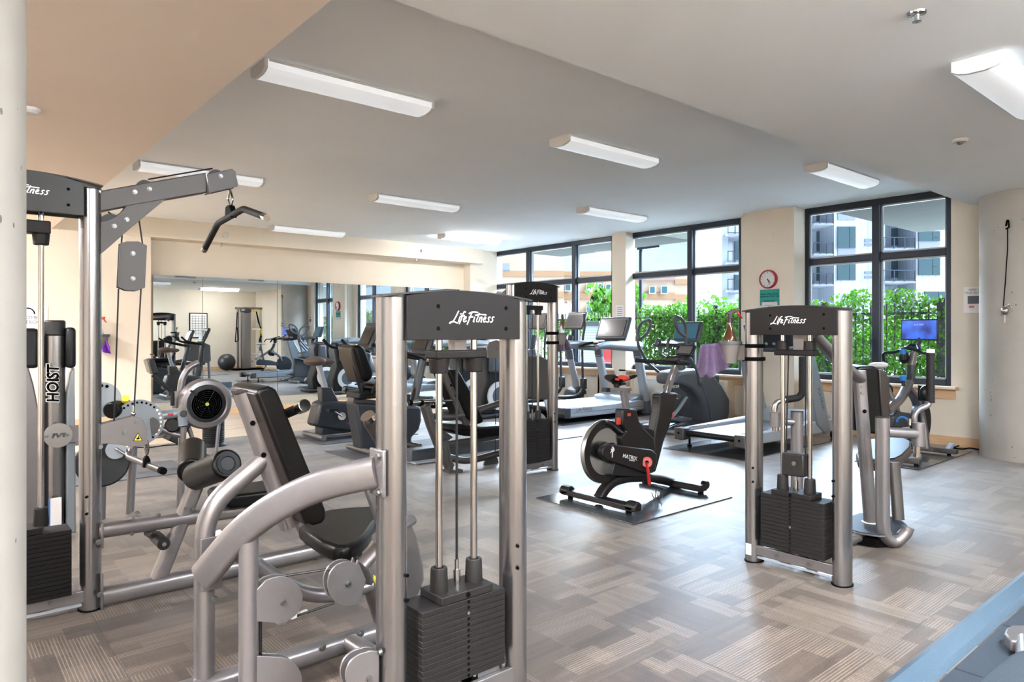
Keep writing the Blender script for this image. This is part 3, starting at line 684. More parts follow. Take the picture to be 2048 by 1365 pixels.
q = PY(843, 502, 11.25); disc_thing('beam_sprinkler', 'tiny chrome sprinkler on the face of the mirror beam at the right', 'sprinkler', q, (0, -1, 0), [('head', [(.03, 0), (.012, .015), (.012, .04)], M['chrome'])])
for u, v, lb in ((443, 491, 'left'), (833, 520, 'right')):
    q = PY(u, v, 11.3); q.z = ZB; disc_thing('beam_sprinkler', 'small pendent sprinkler under the mirror beam, the %s one' % lb, 'sprinkler', q, (0, 0, -1), [('head', [(.02, 0), (.01, .01), (.01, .05), (.025, .055)], M['steel'])])
# air vents on the face of the ceiling step (seen in the mirror)
for u0_, u1_, v, lb in ((348, 392, 556, 'left'), (496, 528, 562, 'right')):
    a = MY(u0_, v, YE); b = MY(u1_, v, YE); xm_ = (a.x+b.x)/2; w_ = abs(a.x-b.x); zm_ = (HC+ZS)/2
    t = thing('air_vent', 'white louvred air vent on the ceiling step, seen in the mirror, the %s one' % lb, 'air vent', (xm_, YE, zm_))
    part('frame', MB().box((xm_, YE+.006, zm_), (w_, .012, .17)), M['white'], t); m = MB()
    for k in range(5): m.box((xm_, YE+.014, zm_-.05+.025*k), (w_-.06, .01, .01))
    part('slats', m, M['charcoal'], t)
# framed chart on the back wall, seen in the mirror
a = MY(378, 626, YB); b = MY(414, 676, YB); c_ = (a+b)/2; c_.y = YB+.02; t = thing('framed_chart', 'large framed exercise chart on the back wall, seen in the mirror', 'framed chart', c_)
w_, h_ = abs(a.x-b.x), abs(a.z-b.z)
part('frame', MB().box(c_, (w_, .03, h_)), M['dark'], t); part('sheet', MB().box(c_+V((0, .017, 0)), (w_-.06, .006, h_-.06)), M['paper'], t)
m = MB()
for k in range(8): m.box(c_+V((0, .022, h_/2-.12-k*(h_-.2)/8)), (w_-.12, .002, .012))
for k in range(-2, 3): m.box(c_+V((k*w_/6, .022, 0)), (.01, .002, h_-.16))
part('grid', m, M['silverd'], t)

# ---- step platform at the lower right
k1 = 1.095
t = thing('rubber_floor', 'blue-grey rubber tile floor with raised edge strip at the lower right', 'rubber floor', (4.2, 0, 0))
part('edge_strip', MB().prism([V((2.4, 1.095, .0)), V((2.4, 1.06, .022)), V((2.4, .985, .022)), V((2.4, .965, .0))], (1, 0, 0), 4.8, 2.4), M['curb'], t)
xs_ = [2.3, 2.95, 3.62, 4.29, 4.96, 5.63, 6.3]
sd_ = [PZ(u, v, .02) for u, v in ((1963, 1265), (1863, 1358))]
for i in range(5):
    for j in range(3):
        x0 = 2.45+.62*i; y0_ = .95-.62*(j+1)
        part('rubber_tile', MB().box((x0+.31, y0_+.31, .01), (.612, .612, .02)), M['rubberb'], t, bev=.003)
# base of a machine on it
t = thing('weight_bench', 'grey padded bench with silver foot, cut off at the lower right corner', 'bench', PZ(2040, 1290, .02))
part('foot', MB().prism([PZ(2008, 1278, .06), PZ(2012, 1268, .06), PZ(2026, 1262, .06), PZ(2060, 1262, .06), PZ(2075, 1280, .06), PZ(2060, 1300, .06), PZ(2020, 1292, .06)], UP, .05), M['silver'], t, bev=.008)
zp = .42
P = [PZ(1948, 1365, zp), PZ(1968, 1345, zp), PZ(2012, 1312, zp), PZ(2032, 1302, zp), PZ(2070, 1294, zp), PZ(2140, 1320, zp), PZ(2200, 1400, zp), PZ(2140, 1480, zp), PZ(1935, 1385, zp)]
part('pad', MB().prism(P, UP, .07, -.03), M['rubberb'], t, bev=.02, bs=4)
cpt = (PZ(2050, 1330, .4)+PZ(2100, 1400, .4))/2
part('leg', MB().tube([(cpt.x, cpt.y, .36), (cpt.x, cpt.y, .1), PZ(2050, 1285, .06)], .035, fil=.08), M['silver'], t)
# ================================================================ STRENGTH MACHINES
class Plane:
    def __init__(s, p0, n): s.p = V(p0); s.n = V(n).normalized()
    def __call__(s, u, v): return PN(u, v, s.p, s.n)
YP = lambda y: Plane((0, y, 0), (0, -1, 0))
XP = lambda x: Plane((x, 0, 0), (-1, 0, 0))
def vplane(a, b):                       # vertical plane through two floor points
    a = V((a[0], a[1], 0)); b = V((b[0], b[1], 0)); d = (b-a).normalized(); return Plane(a, (d.y, -d.x, 0))
def bolt(root, p, n, r=.011, mt='bolt'):
    p = V(p); n = V(n).normalized()
    return part('bolt', MB().cyl(p, p+n*.002, r*1.3, seg=14).cyl(p+n*.002, p+n*.010, r*.9, seg=6), M[mt], root)
def pulley(root, c, ax, r, w=.022, name='pulley'):
    c = V(c); return part(name, MB().lathe([(r*.25, -w/2), (r, -w/2), (r*.9, -w*.15), (r*.9, w*.15), (r, w/2), (r*.25, w/2)], c, ax, 30), M['plastic'], root)
def script_logo(root, org, ux, uy, n, u):
    """brush-script lettering drawn as flat strokes, centred on org, unit u"""
    st = [[(.45, 1.05), (.30, .5), (.12, .05), (-.28, -.14)], [(-.24, -.06), (.1, .05), (.4, -.03), (.66, -.10)], [(.78, .55), (.72, .02), (.84, .06)], [(.72, .74), (.86, .78)],
          [(1.30, .92), (1.14, 1.02), (1.04, .8), (.98, .2), (.86, -.2)], [(.86, .54), (1.28, .60)], [(1.27, .24), (1.52, .36), (1.47, .52), (1.33, .48), (1.24, .2), (1.36, .0), (1.64, .12)],
          [(2.05, .92), (1.95, .45), (1.82, -.25)], [(1.72, .82), (2.1, .97), (2.78, .93)], [(1.82, .46), (2.32, .52)], [(2.52, .5), (2.46, .02), (2.6, .06)],
          [(2.96, .88), (2.82, .1), (2.98, .02)], [(2.5, .66), (3.0, .76), (3.86, .72)], [(3.18, .5), (3.12, .0)], [(3.16, .36), (3.38, .52), (3.44, .4), (3.38, .02), (3.5, .04)],
          [(3.65, .24), (3.90, .36), (3.85, .52), (3.71, .48), (3.62, .2), (3.74, .0), (4.0, .1)], [(4.45, .47), (4.28, .52), (4.18, .38), (4.38, .2), (4.28, .0), (4.08, .04)], [(4.93, .50), (4.74, .54), (4.64, .40), (4.84, .22), (4.72, .0), (4.52, .04)]]
    m = MB(); ux = V(ux); uy = V(uy); n = V(n)
    for p in st: m.tube([V(org)+ux*((x-2.35+.3*y)*u)+uy*((y-.42)*u) for x, y in p], u*.062, .0006, up=n, seg=8, fil=u*.16, fs=3)
    return part('lettering', m, M['text'], root)
def tower(root, A, t, n, span, zt, hz, hs, rods, bump, stack, txt, nplate=15, base=True, plate='plate', pinrow=2, off=.06, cups_up=False, hmat='header', post='brush', arch=.035, cable=None, r1=.058, r2=.047):
    A = V((A[0], A[1], 0)); t = V(t); n = V(n)
    P = lambda s, o, z: A + t*s + n*o + UP*z
    for s in (0, span):
        part('post', MB().tube([P(s, 0, 0), P(s, 0, zt)], r1, r2, up=t, seg=28), M[post], root)
        part('post_cap', MB().tube([P(s, 0, zt), P(s, 0, zt+.008)], r1*1.02, r2*1.02, up=t, seg=28), M['blackh'], root)
    s0, s1 = hs; z0, z1 = hz
    def prof(o):
        pts = [P(s0, o, z0), P(s1, o, z0)]
        for k in range(11): x = 1-2*k/10; pts.append(P((s0+s1)/2+(s1-s0)/2*x, o, z1+arch*(1-x*x)))
        return pts
    part('header', MB().prism(prof(off), n, .012), M[hmat], root, bev=.002)
    part('header_back', MB().prism(prof(-off), n, .012), M[hmat], root, bev=.002)
    tp = MB(); k_ = 12; vs = []
    for k in range(k_+1):
        x = -1+2*k/k_; s = span/2+(span/2+.045)*x; z = z1+arch*(1-x*x)*1.0+.002
        vs += [P(s, off, z), P(s, -off, z), P(s, -off, z-.006), P(s, off, z-.006)]
    fs = []
    for k in range(k_):
        for j in range(4): fs.append((k*4+j, k*4+(j+1) % 4, (k+1)*4+(j+1) % 4, (k+1)*4+j))
    fs += [(0, 1, 2, 3), (k_*4+3, k_*4+2, k_*4+1, k_*4)]
    part('header_top', tp.add(vs, fs), M['blackh'], root)
    hm = (z0+z1)/2; hh = MB()
    for s in (s0+(s1-s0)*.25, s0+(s1-s0)*.86):
        for z in (hm-.034, hm+.04): hh = MB().cyl(P(s, off+.0055, z), P(s, off+.0065, z), .0075, seg=14); part('bolt_hole', hh, M['dark'], root)
    if txt: script_logo(root, P(txt[0], off+.0068, txt[1]), t, UP, n, txt[2]*.62)
    for s in rods: part('guide_rod', MB().cyl(P(s, 0, .07), P(s, 0, hm), .0125, seg=16), M['chrome'], root)
    bz0, bz1, ch = bump; m0 = (rods[0]+rods[1])/2; hw = (rods[1]-rods[0])/2+.035
    part('bumper', MB().box(P(m0, 0, (bz0+bz1)/2), tuple(abs(c) for c in (t*hw*2+n*.075+UP*(bz1-bz0)))), M['header'], root, bev=.006)
    for s in rods:
        if cups_up: part('bumper_cup', MB().cyl(P(s, 0, bz1-.002), P(s, 0, bz1+ch), .034, .031, 22), M['header'], root, bev=.004)
        else: part('bumper_cup', MB().cyl(P(s, 0, bz0-ch), P(s, 0, bz0+.002), .031, .036, 22), M['header'], root, bev=.004)
    st0, st1, sb, sz, sn, sd = stack           # s range, bottom z, top z, front offset, depth
    h = (sz-sb)/nplate
    for k in range(nplate):
        zc = sb+h*(k+.5)
        pl = part('weight_plate', MB().box(P((st0+st1)/2, sn-sd/2, zc), tuple(abs(c) for c in (t*(st1-st0)+n*sd+UP*(h-.0012)))), M[plate], root, bev=.001, bs=1)
        part('pin_hole', MB().cyl(P(m0, sn, zc), P(m0, sn+.0007, zc), min(.0062, h*.3), seg=12), M['dark' if k != nplate-1-pinrow else 'chrome'], pl)
    part('top_plate', MB().box(P(m0, sn-sd/2, sz+.014), tuple(abs(c) for c in (t*(st1-st0)*.62+n*sd*.96+UP*.028))), M[plate], root, bev=.003)
    part('pin_hole', MB().cyl(P(m0, sn-.002, sz+.014), P(m0, sn-.0005, sz+.014), .009, seg=12), M['dark'], root)
    for s in rods: part('plate_collar', MB().lathe([(.032, 0), (.029, .075), (.027, .08), (.016, .08), (.016, .05)], P(s, 0, sz+.027), UP, 24), M[plate], root)
    part('cable_stem', MB().cyl(P(m0, 0, sz+.02), P(m0, 0, sz+.085), .0125).cyl(P(m0, 0, sz+.085), P(m0, 0, sz+.12), .0075), M['chrome'], root)
    if cable is None: part('cable', MB().cyl(P(m0, 0, sz+.1), P(m0, 0, hm), .0045, seg=8), M['plastic'], root)
    if base:
        part('base_bar', MB().box(P(span/2, .03, .075), tuple(abs(c) for c in (t*(span-.06)+n*.02+UP*.055))), M['silver'], root, bev=.003)
        part('base_tray', MB().box(P(span/2, -.02, .035), tuple(abs(c) for c in (t*(span-.08)+n*.11+UP*.012))), M['tmillw'], root)
        for s in (span*.32, span*.68): bolt(root, P(s, .04, .075), n, .009)
        for s in rods: part('foot_block', MB().box(P(s, -.03, (.04+sb)/2), tuple(abs(c) for c in (t*.045+n*.05+UP*(sb-.042)))), M['dark'], root)
    part('post_foot', MB().tube([P(0, 0, 0), P(0, 0, .006)], .064, .052, up=t, seg=24), M['dark'], root)
    part('post_foot', MB().tube([P(span, 0, 0), P(span, 0, .006)], .064, .052, up=t, seg=24), M['dark'], root)
    for s in (0, span):
        sg = 1 if s == 0 else -1
        for z in (.55, .47): part('bolt_hole', MB().cyl(P(s+sg*.0, .052, z)+t*sg*.025, P(s, .060, z)+t*sg*.025, .006, seg=10), M['dark'], root)
    return P
# ---------------------------------------------------------- MACHINE B : press machine in the foreground
B0 = (1.16, 1.975); hp = 1.915
mB = thing('weight_machine', 'large silver shoulder press machine in the foreground with black backrest and dark lettered header', 'weight machine', (1.3, 2.3, 0), 'lettered weight machines')
gx = lambda u, y=hp: PY(u, 600, y).x-B0[0]
gz = lambda u, v, y=hp: PY(u, v, y).z
PB = tower(mB, B0, (1, 0, 0), (0, -1, 0), .52, 1.447, (gz(930, 680), gz(1036, 600)), (gx(812.5), gx(1038)), (gx(878, 1.975), gx(947.5, 1.975)),
      (gz(950, 717, 1.94), gz(950, 700, 1.94), .05), (PY(844.6, 1228, 1.905).x-B0[0], PY(1010, 1175, 1.905).x-B0[0], PY(1010, 1327.6, 1.905).z, (PY(844.6, 1228.7, 1.905).z+PY(1010, 1175, 1.905).z)/2, .07, .14),
      (gx(942), gz(942, 636), .058), nplate=14, pinrow=2, arch=.022)
part('centre_block', MB().box((PY(915, 690, 1.99).x, 1.99, 1.31), (.05, .04, .12)), M['silver'], mB)
pa, pb = V((1.12, 1.975, 0)), V((.735, 2.575, 0)); plT = vplane(pa, pb)
T1 = [plT(757, 944), plT(690, 955), plT(628, 972), plT(560, 1000), plT(505, 1042), plT(450, 1105), plT(408, 1152)]
part('curved_arm', MB().tube([T1[0], T1[2], T1[4]+V((-.01, 0, .0)), T1[6]], .036, .052, up=UP, seg=20, fil=.22, fs=9, sq=.8), M['silver'], mB)
part('arm_flange', MB().box(PB(-.05, 0, T1[0].z+.0), (.012, .09, .15)), M['silver'], mB, bev=.004)
for dz in (.055, -.062): bolt(mB, PB(-.056, -.02, T1[0].z+dz)+V((0, -.04, 0)), (-1, 0, 0))
yq = 2.64; pM = YP(yq)
P1 = [pM(408, 1420), pM(408, 1100), pM(410, 1035), pM(440, 992), pM(532, 912)]
part('rear_upright', MB().tube([pM(409, 1460), pM(409, 1020), pM(536, 912)], .036, .036, seg=18, fil=.11, fs=8), M['silver'], mB)
part('bracket', MB().box(pM(416, 1122)+V((0, -.04, 0)), (.075, .008, .19)), M['silver'], mB, bev=.002)
for v in (1100, 1192): bolt(mB, pM(421, v)+V((0, -.044, 0)), (0, -1, 0), .010)
# second upright below the arm, with pulley housings
p2 = plT(497, 1062); y2_ = p2.y
part('front_upright', MB().tube([(p2.x, y2_, 0), (p2.x, y2_, p2.z-.01)], .030, .033, seg=18), M['silver'], mB)
part('upright_cap', MB().tube([(p2.x, y2_, p2.z-.012), (p2.x, y2_, p2.z+.008)], .024, .024, seg=18), M['silverd'], mB)
bolt(mB, (p2.x+.03, y2_-.02, p2.z+.005), (0, -1, 0)); 
pq = YP(y2_-.02)
def housing(pxs, yy, gap=.035, cen=None, r=.05):
    a = [PY(u, v, yy) for u, v in pxs]
    for o in (0, gap): part('pulley_plate', MB().prism([q + V((0, o, 0)) for q in a], (0, 1, 0), .007), M['silver'], mB, bev=.0015)
    if cen:
        c_ = PY(cen[0], cen[1], yy); pulley(mB, c_+V((0, gap/2, 0)), (0, 1, 0), r); bolt(mB, c_+V((0, -.004, 0)), (0, -1, 0), .009)
arc = lambda cx, cy_, r, a0, a1, n=12, ry=None: [(cx+r*cos(radians(a0+(a1-a0)*k/n)), cy_-(ry or r)*sin(radians(a0+(a1-a0)*k/n))) for k in range(n+1)]
housing([(509, 1243), (509, 1184), (532, 1160)] + arc(560, 1198, 45, 110, -62, 14) + [(566, 1251), (558, 1252), (548, 1246)], y2_-.02, cen=(565, 1204), r=.07)
bolt(mB, PY(562, 1248, y2_-.024), (0, -1, 0), .008)
housing([(509, 1400), (509, 1312)] + arc(556, 1362, 48, 95, -30, 10) + [(596, 1400)], y2_-.02, cen=(565, 1385), r=.07)
housing([(757, 1303), (740, 1302)] + arc(738, 1352, 48, 100, 215, 10) + [(757, 1390)], 1.96, cen=(737, 1358), r=.06)
bolt(mB, PB(-.05, .02, gz(755, 1305, 1.96)), (-1, 0, 0), .009)
yk = 2.30
housing(arc(693, 1168, 39, 62, 318, 18, 45) + [(731, 1160), (714, 1119)], yk, cen=(695, 1168), r=.068)
# cables between housings
ca = PY(572, 1152, y2_); cb = PY(672, 1137, yk+.02)
part('cable', MB().cyl(ca, cb, .0045, seg=8), M['plastic'], mB); part('cable', MB().cyl(PY(590, 1234, y2_), PY(668, 1207, yk+.02), .0045, seg=8), M['plastic'], mB)
part('cable_end', MB().cyl(PY(583, 1235, y2_-.01), PY(612, 1224, y2_+.03), .009, seg=10), M['label'], mB)
part('cable', MB().cyl(PY(521, 1243, y2_), PY(521, 1320, y2_), .0055, seg=8), M['plastic'], mB)
# link arm of the moving disc and central struts
part('link_arm', MB().tube([PY(724, 1132, 2.33), PY(772, 1078, 2.33)], .032, .024, seg=16), M['silver'], mB)
part('strut', MB().tube([pM(430, 1075), pM(540, 1150), pM(610, 1193), pM(690, 1188), pM(740, 1170)], .036, .030, seg=16, fil=.12), M['silver'], mB)
part('strut', MB().tube([pM(760, 1240), pM(735, 1165), pM(712, 1110)], .034, .026, seg=16, fil=.05), M['silverd'], mB)
part('seat_post', MB().tube([pM(702, 1140), pM(683, 1080)], .030, .024, seg=14, sq=.5), M['silverd'], mB)
part('seat_post_inner', MB().tube([pM(712, 1128), pM(700, 1075)], .019, .019, seg=14), M['chrome'], mB)
part('adjust_knob', MB().cyl(pM(742, 1158), pM(752, 1162), .017), M['yellow'], mB)
part('adjust_pin', MB().cyl(pM(752, 1162), pM(775, 1172), .011), M['dark'], mB)
yb_ = 2.63
part('base_tube', MB().tube([(PZ(412, 1372, .05).x-.25, yb_, .05), (1.98, yb_, .05)], .042, .040, seg=18, sq=.8), M['silver'], mB)
part('cross_tube', MB().tube([(PZ(690, 1280, .05).x, yb_-.03, .055), (PZ(690, 1280, .05).x+.03, 2.02, .055)], .040, .034, seg=16, sq=.8), M['silver'], mB)
for u, v in ((645, 1296), (722, 1268)): bolt(mB, PY(u, v, yb_-.04), (0, -1, 0))
part('base_end', MB().cyl((PZ(412, 1372, .05).x-.01, 2.50, .02), (PZ(412, 1372, .05).x-.01, 2.70, .02), .02), M['dark'], mB)
part('front_base', MB().box((1.42, 2.03, .05), (.56, .06, .05)), M['silver'], mB)
# backrest and its upright tube
bk0, bk1 = PY(488, 783, yq), PY(580, 1052, yq)
part('backrest_tube', MB().tube([bk0, bk1], .038, .040, seg=22), M['silver'], mB)
part('tube_cap', MB().tube([bk0, bk0+(bk0-bk1).normalized()*.006], .038, .040, seg=22), M['vinylb'], mB)
ax_ = (bk1-bk0).normalized(); nrm = V((ax_.z, 0, -ax_.x)); nrm = nrm if nrm.x < 0 else -nrm
for k in (.22, .45, .86): q = bk0.lerp(bk1, k); part('adjust_hole', MB().cyl(q+V((-.02, -.036, 0)), q+V((-.02, -.040, 0)), .010, seg=12), M['dark'], mB)
prof = [(512, 788), (522, 776), (540, 773), (553, 779), (561, 795), (652, 1020), (654, 1036), (646, 1048), (628, 1053), (613, 1047)]
Pp = [PY(u, v, 2.50) for u, v in prof]
part('backrest', MB().prism(Pp, (0, 1, 0), .29, .145), M['vinyl'], mB, bev=.024, bs=4)
Pq = [PY(u-3, v+1, 2.52) for u, v in [(511, 788), (519, 783), (618, 1050), (610, 1048)]]
part('backrest_board', MB().prism(Pq, (0, 1, 0), .26, .13), M['vinylb'], mB, bev=.004)
for q in (bk0.lerp(bk1, .3), bk0.lerp(bk1, .75)): part('backrest_mount', MB().box(q+V((.05, 0, 0)), (.06, .06, .05)), M['silverd'], mB)
# handles
part('handle_grip', MB().cyl(PD(556, 835, 2.75), PD(598, 817, 2.62), .019, seg=18), M['grip'], mB)
part('handle_end', MB().cyl(PD(598, 817, 2.62), PD(610, 811, 2.58), .023, .025, 18), M['chrome'], mB, bev=.003)
part('handle_grip', MB().cyl(PD(738, 838, 2.35), PD(775, 900, 2.5), .026, seg=18), M['silverd'], mB)
part('handle_end', MB().cyl(PD(734, 832, 2.34), PD(739, 839, 2.35), .025, .027, 18), M['chrome'], mB)
part('handle_stem', MB().cyl(PD(540, 842, 2.8), PD(556, 835, 2.75), .016), M['silverd'], mB)
# seat
zs = .53
S = [(598, 1052), (616, 1066), (640, 1082), (668, 1094), (696, 1094), (720, 1083), (738, 1066), (752, 1045), (775, 1022), (772, 1012), (740, 1012), (700, 1014), (660, 1018), (628, 1026)]
part('seat', MB().prism([PZ(u, v, zs) for u, v in S], UP, .065, -.032), M['vinyl'], mB, bev=.022, bs=4)
part('seat_tube', MB().tube([pM(560, 1250)+V((.15, 0, .1)), pM(606, 1052)+V((.02, 0, -.03))], .02, .02), M['silverd'], mB) if False else None
# moving shield behind the stack
part('cam_shield', MB().prism([PY(u, v, 2.3) for u, v in [(790, 1000), (813, 1035), (828, 1070), (842, 1130), (843, 1158), (832, 1185), (818, 1208), (790, 1215)]], (0, 1, 0), .05), M['silver'], mB, bev=.012, bs=3)
part('cross_link', MB().tube([PY(757, 1078, 2.2), PY(820, 1040, 2.3)], .03, .022), M['silver'], mB)
part('diagonal_brace', MB().tube([PY(730, 960, 2.45), PY(757, 1035, 2.45), PY(775, 1090, 2.45)], .022, .018), M['silver'], mB)

# ---------------------------------------------------------- MACHINE A : tall lat pulldown
A0 = (.09, 3.87); yA = 3.87; hA = 3.81
mA = thing('weight_machine', 'tall lat pulldown machine at the left with angled pulley arm and black stack', 'weight machine', (.8, 3.85, 0), 'lettered weight machines')
ax = lambda u, y=yA: PY(u, 600, y).x-A0[0]
PA = tower(mA, A0, (1, 0, 0), (0, -1, 0), .52, 2.02, (PY(150, 430, hA).z, PY(168, 367, hA).z), (.03, ax(168, hA)), (ax(82)-.26, ax(82)), (PY(70, 465, hA).z, PY(70, 445, hA).z+.015, .05),
      (.02, ax(143.5, 3.80), PY(143, 1192, 3.80).z, PY(143, 1060, 3.80).z, .07, .14), (ax(104, hA)-.115, PY(90, 383, hA).z, .062), nplate=15, plate='plateb', hmat='blackh', arch=.03)
# arm
pAm = 3.87; q_ = lambda u, v: PY(u, v, pAm)
part('arm_plate', MB().box((PY(190, 450, pAm).x+.012, pAm, (PY(190, 378, pAm).z+PY(190, 513, pAm).z)/2), (.014, .07, PY(190, 378, pAm).z-PY(190, 513, pAm).z)), M['armd'], mA, bev=.003)
bm = [q_(*p) for p in [(196, 384), (320, 362), (410, 347), (410, 387), (330, 401), (250, 415), (196, 426)]]
part('arm_beam', MB().prism(bm, (0, 1, 0), .06), M['armd'], mA, bev=.006)
gs = [q_(*p) for p in [(196, 446), (212, 443), (228, 436), (242, 424), (252, 412), (330, 399), (262, 455), (197, 512)]]
for o in (-.024, .024): part('gusset_plate', MB().prism([p+V((0, o, 0)) for p in gs], (0, 1, 0), .009), M['armd'], mA, bev=.0015)
es_ = [q_(*p) for p in [(411, 351), (460, 340), (466, 345), (472, 372), (470, 376), (413, 389)]]
for o in (-.033, .033): part('arm_end_plate', MB().prism([p+V((0, o, 0)) for p in es_], (0, 1, 0), .008), M['armd'], mA, bev=.0015)
part('weld_collar', MB().tube([q_(408, 349), q_(416, 388)], .012, .036, up=(0, 1, 0)), M['silver'], mA)
for (u, v, r) in ((290, 374, 16), (432, 352, 16), (222, 446, 20)):
    c_ = q_(u, v+3); pulley(mA, c_, (0, 1, 0), r*3.55/1384, .02)
for (u, v) in ((296, 380), (267, 386), (437, 355), (226, 454), (251, 441)): bolt(mA, q_(u, v)+V((0, -.038 if u > 400 else -.031, 0)), (0, -1, 0), .009)
bolt(mA, q_(192, 385)+V((0, -.036, 0)), (0, -1, 0), .012)
cab = lambda pts, r=.0038: part('cable', MB().tube([q_(*p) for p in pts], r, seg=8), M['plastic'], mA)
cab([(296, 359), (425, 337)]); cab([(246, 447), (243, 486)]); cab([(278, 440), (285, 488)]); cab([(237, 578), (228, 845)]); cab([(282, 578), (267, 838)])
cab([(216, 424), (236, 437)])
part('cable_end', MB().cyl(q_(267, 812), q_(267, 836), .006).ball(q_(267, 828), .011), M['chrome'], mA)
fp = [q_(*p) for p in [(238, 488), (252, 484), (275, 484), (292, 492), (288, 576), (270, 583), (250, 582), (234, 575)]]
for o in (-.018, .018): part('floating_pulley_plate', MB().prism([p+V((0, o, 0)) for p in fp], (0, 1, 0), .008), M['armd'], mA, bev=.002)
for v in (508, 558): pulley(mA, q_(264, v), (0, 1, 0), .05, .02); bolt(mA, q_(264, v)+V((0, -.022, 0)), (0, -1, 0), .009)
# lower pulley bracket
lp = [q_(*p) for p in [(190, 850), (200, 848), (263, 832), (278, 836), (290, 850), (293, 886), (284, 892), (262, 892), (215, 886), (190, 888)]]
for o in (-.03, .03): part('low_pulley_plate', MB().prism([p+V((0, o, 0)) for p in lp], (0, 1, 0), .009), M['silver'], mA, bev=.0015)
part('low_bracket', MB().box((PY(191, 870, pAm).x+.004, pAm, PY(191, 872, pAm).z), (.014, .09, .125)), M['silver'], mA, bev=.003)
pulley(mA, q_(270, 862), (0, 1, 0), .052, .03)
for p in ((270, 843), (247, 864), (197, 892)): bolt(mA, q_(*p)+V((0, -.036, 0)), (0, -1, 0), .010)
tr = [q_(*p)+V((0, -.036, 0)) for p in [(263, 881), (282, 881), (272.5, 864)]]
wl = part('warning_label', MB().prism(tr, (0, 1, 0), .001), M['dark'], mA)
c_ = (tr[0]+tr[1]+tr[2])/3; part('label_field', MB().prism([c_+(p-c_)*.80+V((0, -.001, 0)) for p in tr], (0, 1, 0), .001), M['yellow'], wl)
part('label_mark', MB().box(c_+V((0, -.002, -.002)), (.014, .0008, .008)).box(c_+V((.002, -.002, .005)), (.005, .0008, .012)), M['dark'], wl)
# low row handle
cb_ = [q_(294, 880), q_(297, 896), q_(294, 912), q_(290, 896), q_(294, 880)]
part('carabiner', MB().tube(cb_, .006, seg=8, fil=.01), M['chrome'], mA)
part('handle_lug', MB().prism([q_(*p) for p in [(285, 936), (287, 918), (291, 912), (296, 912), (300, 920), (300, 934)]], (0, 1, 0), .03), M['dark'], mA, bev=.004)
part('row_handle', MB().tube([PD(256, 908, 3.75), PD(258, 915, 3.72), PD(290, 928, 3.55), PD(324, 942, 3.35)], .016, seg=16), M['silverd'], mA)
part('handle_plug', MB().cyl(PD(322, 941, 3.36), PD(327, 943, 3.33), .0175), M['dark'], mA)
part('handle_stem', MB().tube([PD(258, 915, 3.74), PD(262, 900, 3.8), PD(262, 885, 3.8)], .014, fil=.02), M['silver'], mA)
# lat bar
xk = q_(462, 395).x; L = lambda u, v: PX(u, v, xk)
part('carabiner', MB().tube([L(460, 377), L(456, 398), L(462, 415), L(466, 398), L(460, 377)], .0055, seg=8, fil=.01), M['chrome'], mA)
part('bar_lug', MB().prism([L(*p) for p in [(455, 433), (456, 415), (460, 411), (464, 411), (470, 428), (468, 436)]], (1, 0, 0), .03), M['dark'], mA, bev=.004)
part('lat_bar', MB().tube([L(410, 497), L(436, 447), L(462, 432), L(487, 418), L(530, 434)], .0175, seg=18, fil=.03), M['grip'], mA)
part('bar_end', MB().cyl(L(528, 433.4), L(534, 435.6), .0185), M['chrome'], mA); part('bar_end', MB().cyl(L(411, 495), L(408, 501), .0185), M['chrome'], mA)
# frame : base tube, upper tube, angled legs
yl = 3.84
part('base_tube', MB().tube([(PY(200, 1195, yl).x, yl, .052), (PY(668, 1100, yl).x, yl, .052)], .042, .046, seg=18, sq=.8), M['silver'], mA)
part('base_cap', MB().cyl((PY(668, 1100, yl).x, yl, .052), (PY(672, 1100, yl).x, yl, .052), .04), M['dark'], mA)
part('base_flange', MB().box((PY(196, 1180, yl).x+.01, yl, .09), (.012, .09, .17)), M['silver'], mA, bev=.004)
zu = PY(300, 1045, yl).z
part('upper_tube', MB().tube([(PY(196, 1060, yl).x, yl, PY(196, 1063, yl).z), (PY(480, 1028, yl).x, yl, PY(480, 1022, yl).z), (PY(640, 1000, yl).x, yl, PY(640, 1000, yl).z)], .034, .036, seg=18, sq=.8), M['silver'], mA)
part('upper_flange', MB().box((PY(196, 1072, yl).x+.012, yl, PY(196, 1070, yl).z), (.012, .085, .12)), M['silver'], mA, bev=.004)
bolt(mA, PY(198, 1085, yl-.05), (0, -1, 0)); bolt(mA, PY(200, 1190, yl-.05), (0, -1, 0))
ys_ = yl
part('angled_leg', MB().tube([PY(311, 1172, ys_), PY(398, 955, ys_), PY(406, 925, ys_)], .030, .040, seg=18, sq=.6), M['silver'], mA)
part('seat_leg', MB().tube([PY(640, 1112, ys_), PY(592, 1030, ys_), PY(580, 1000, ys_)], .030, .038, seg=18, sq=.6), M['silver'], mA)
part('angled_leg', MB().tube([PY(790, 1060, ys_), PY(735, 960, ys_), PY(720, 900, ys_)], .020, .026, seg=14), M['silver'], mA) if False else None
for (u, v) in ((265, 1040), (317, 1031), (387, 1020), (264, 1068), (371, 1018)): bolt(mA, PY(u, v, yl-.038), (0, -1, 0), .008)
part('plate_peg', MB().tube([PY(297, 1064, yl), PD(312, 1074, 3.55)], .024, seg=18), M['silverd'], mA)
part('peg_cap', MB().cyl(PD(312, 1074, 3.55), PD(328, 1089, 3.38), .030, seg=20), M['plastic'], mA, bev=.003)
part('peg_screw', MB().cyl(PD(328, 1089, 3.38), PD(328.6, 1089.5, 3.37), .010), M['chrome'], mA)
part('peg', MB().cyl(PY(266, 1035, yl+.03), PY(272, 1031, yl+.10), .022), M['chrome'], mA)
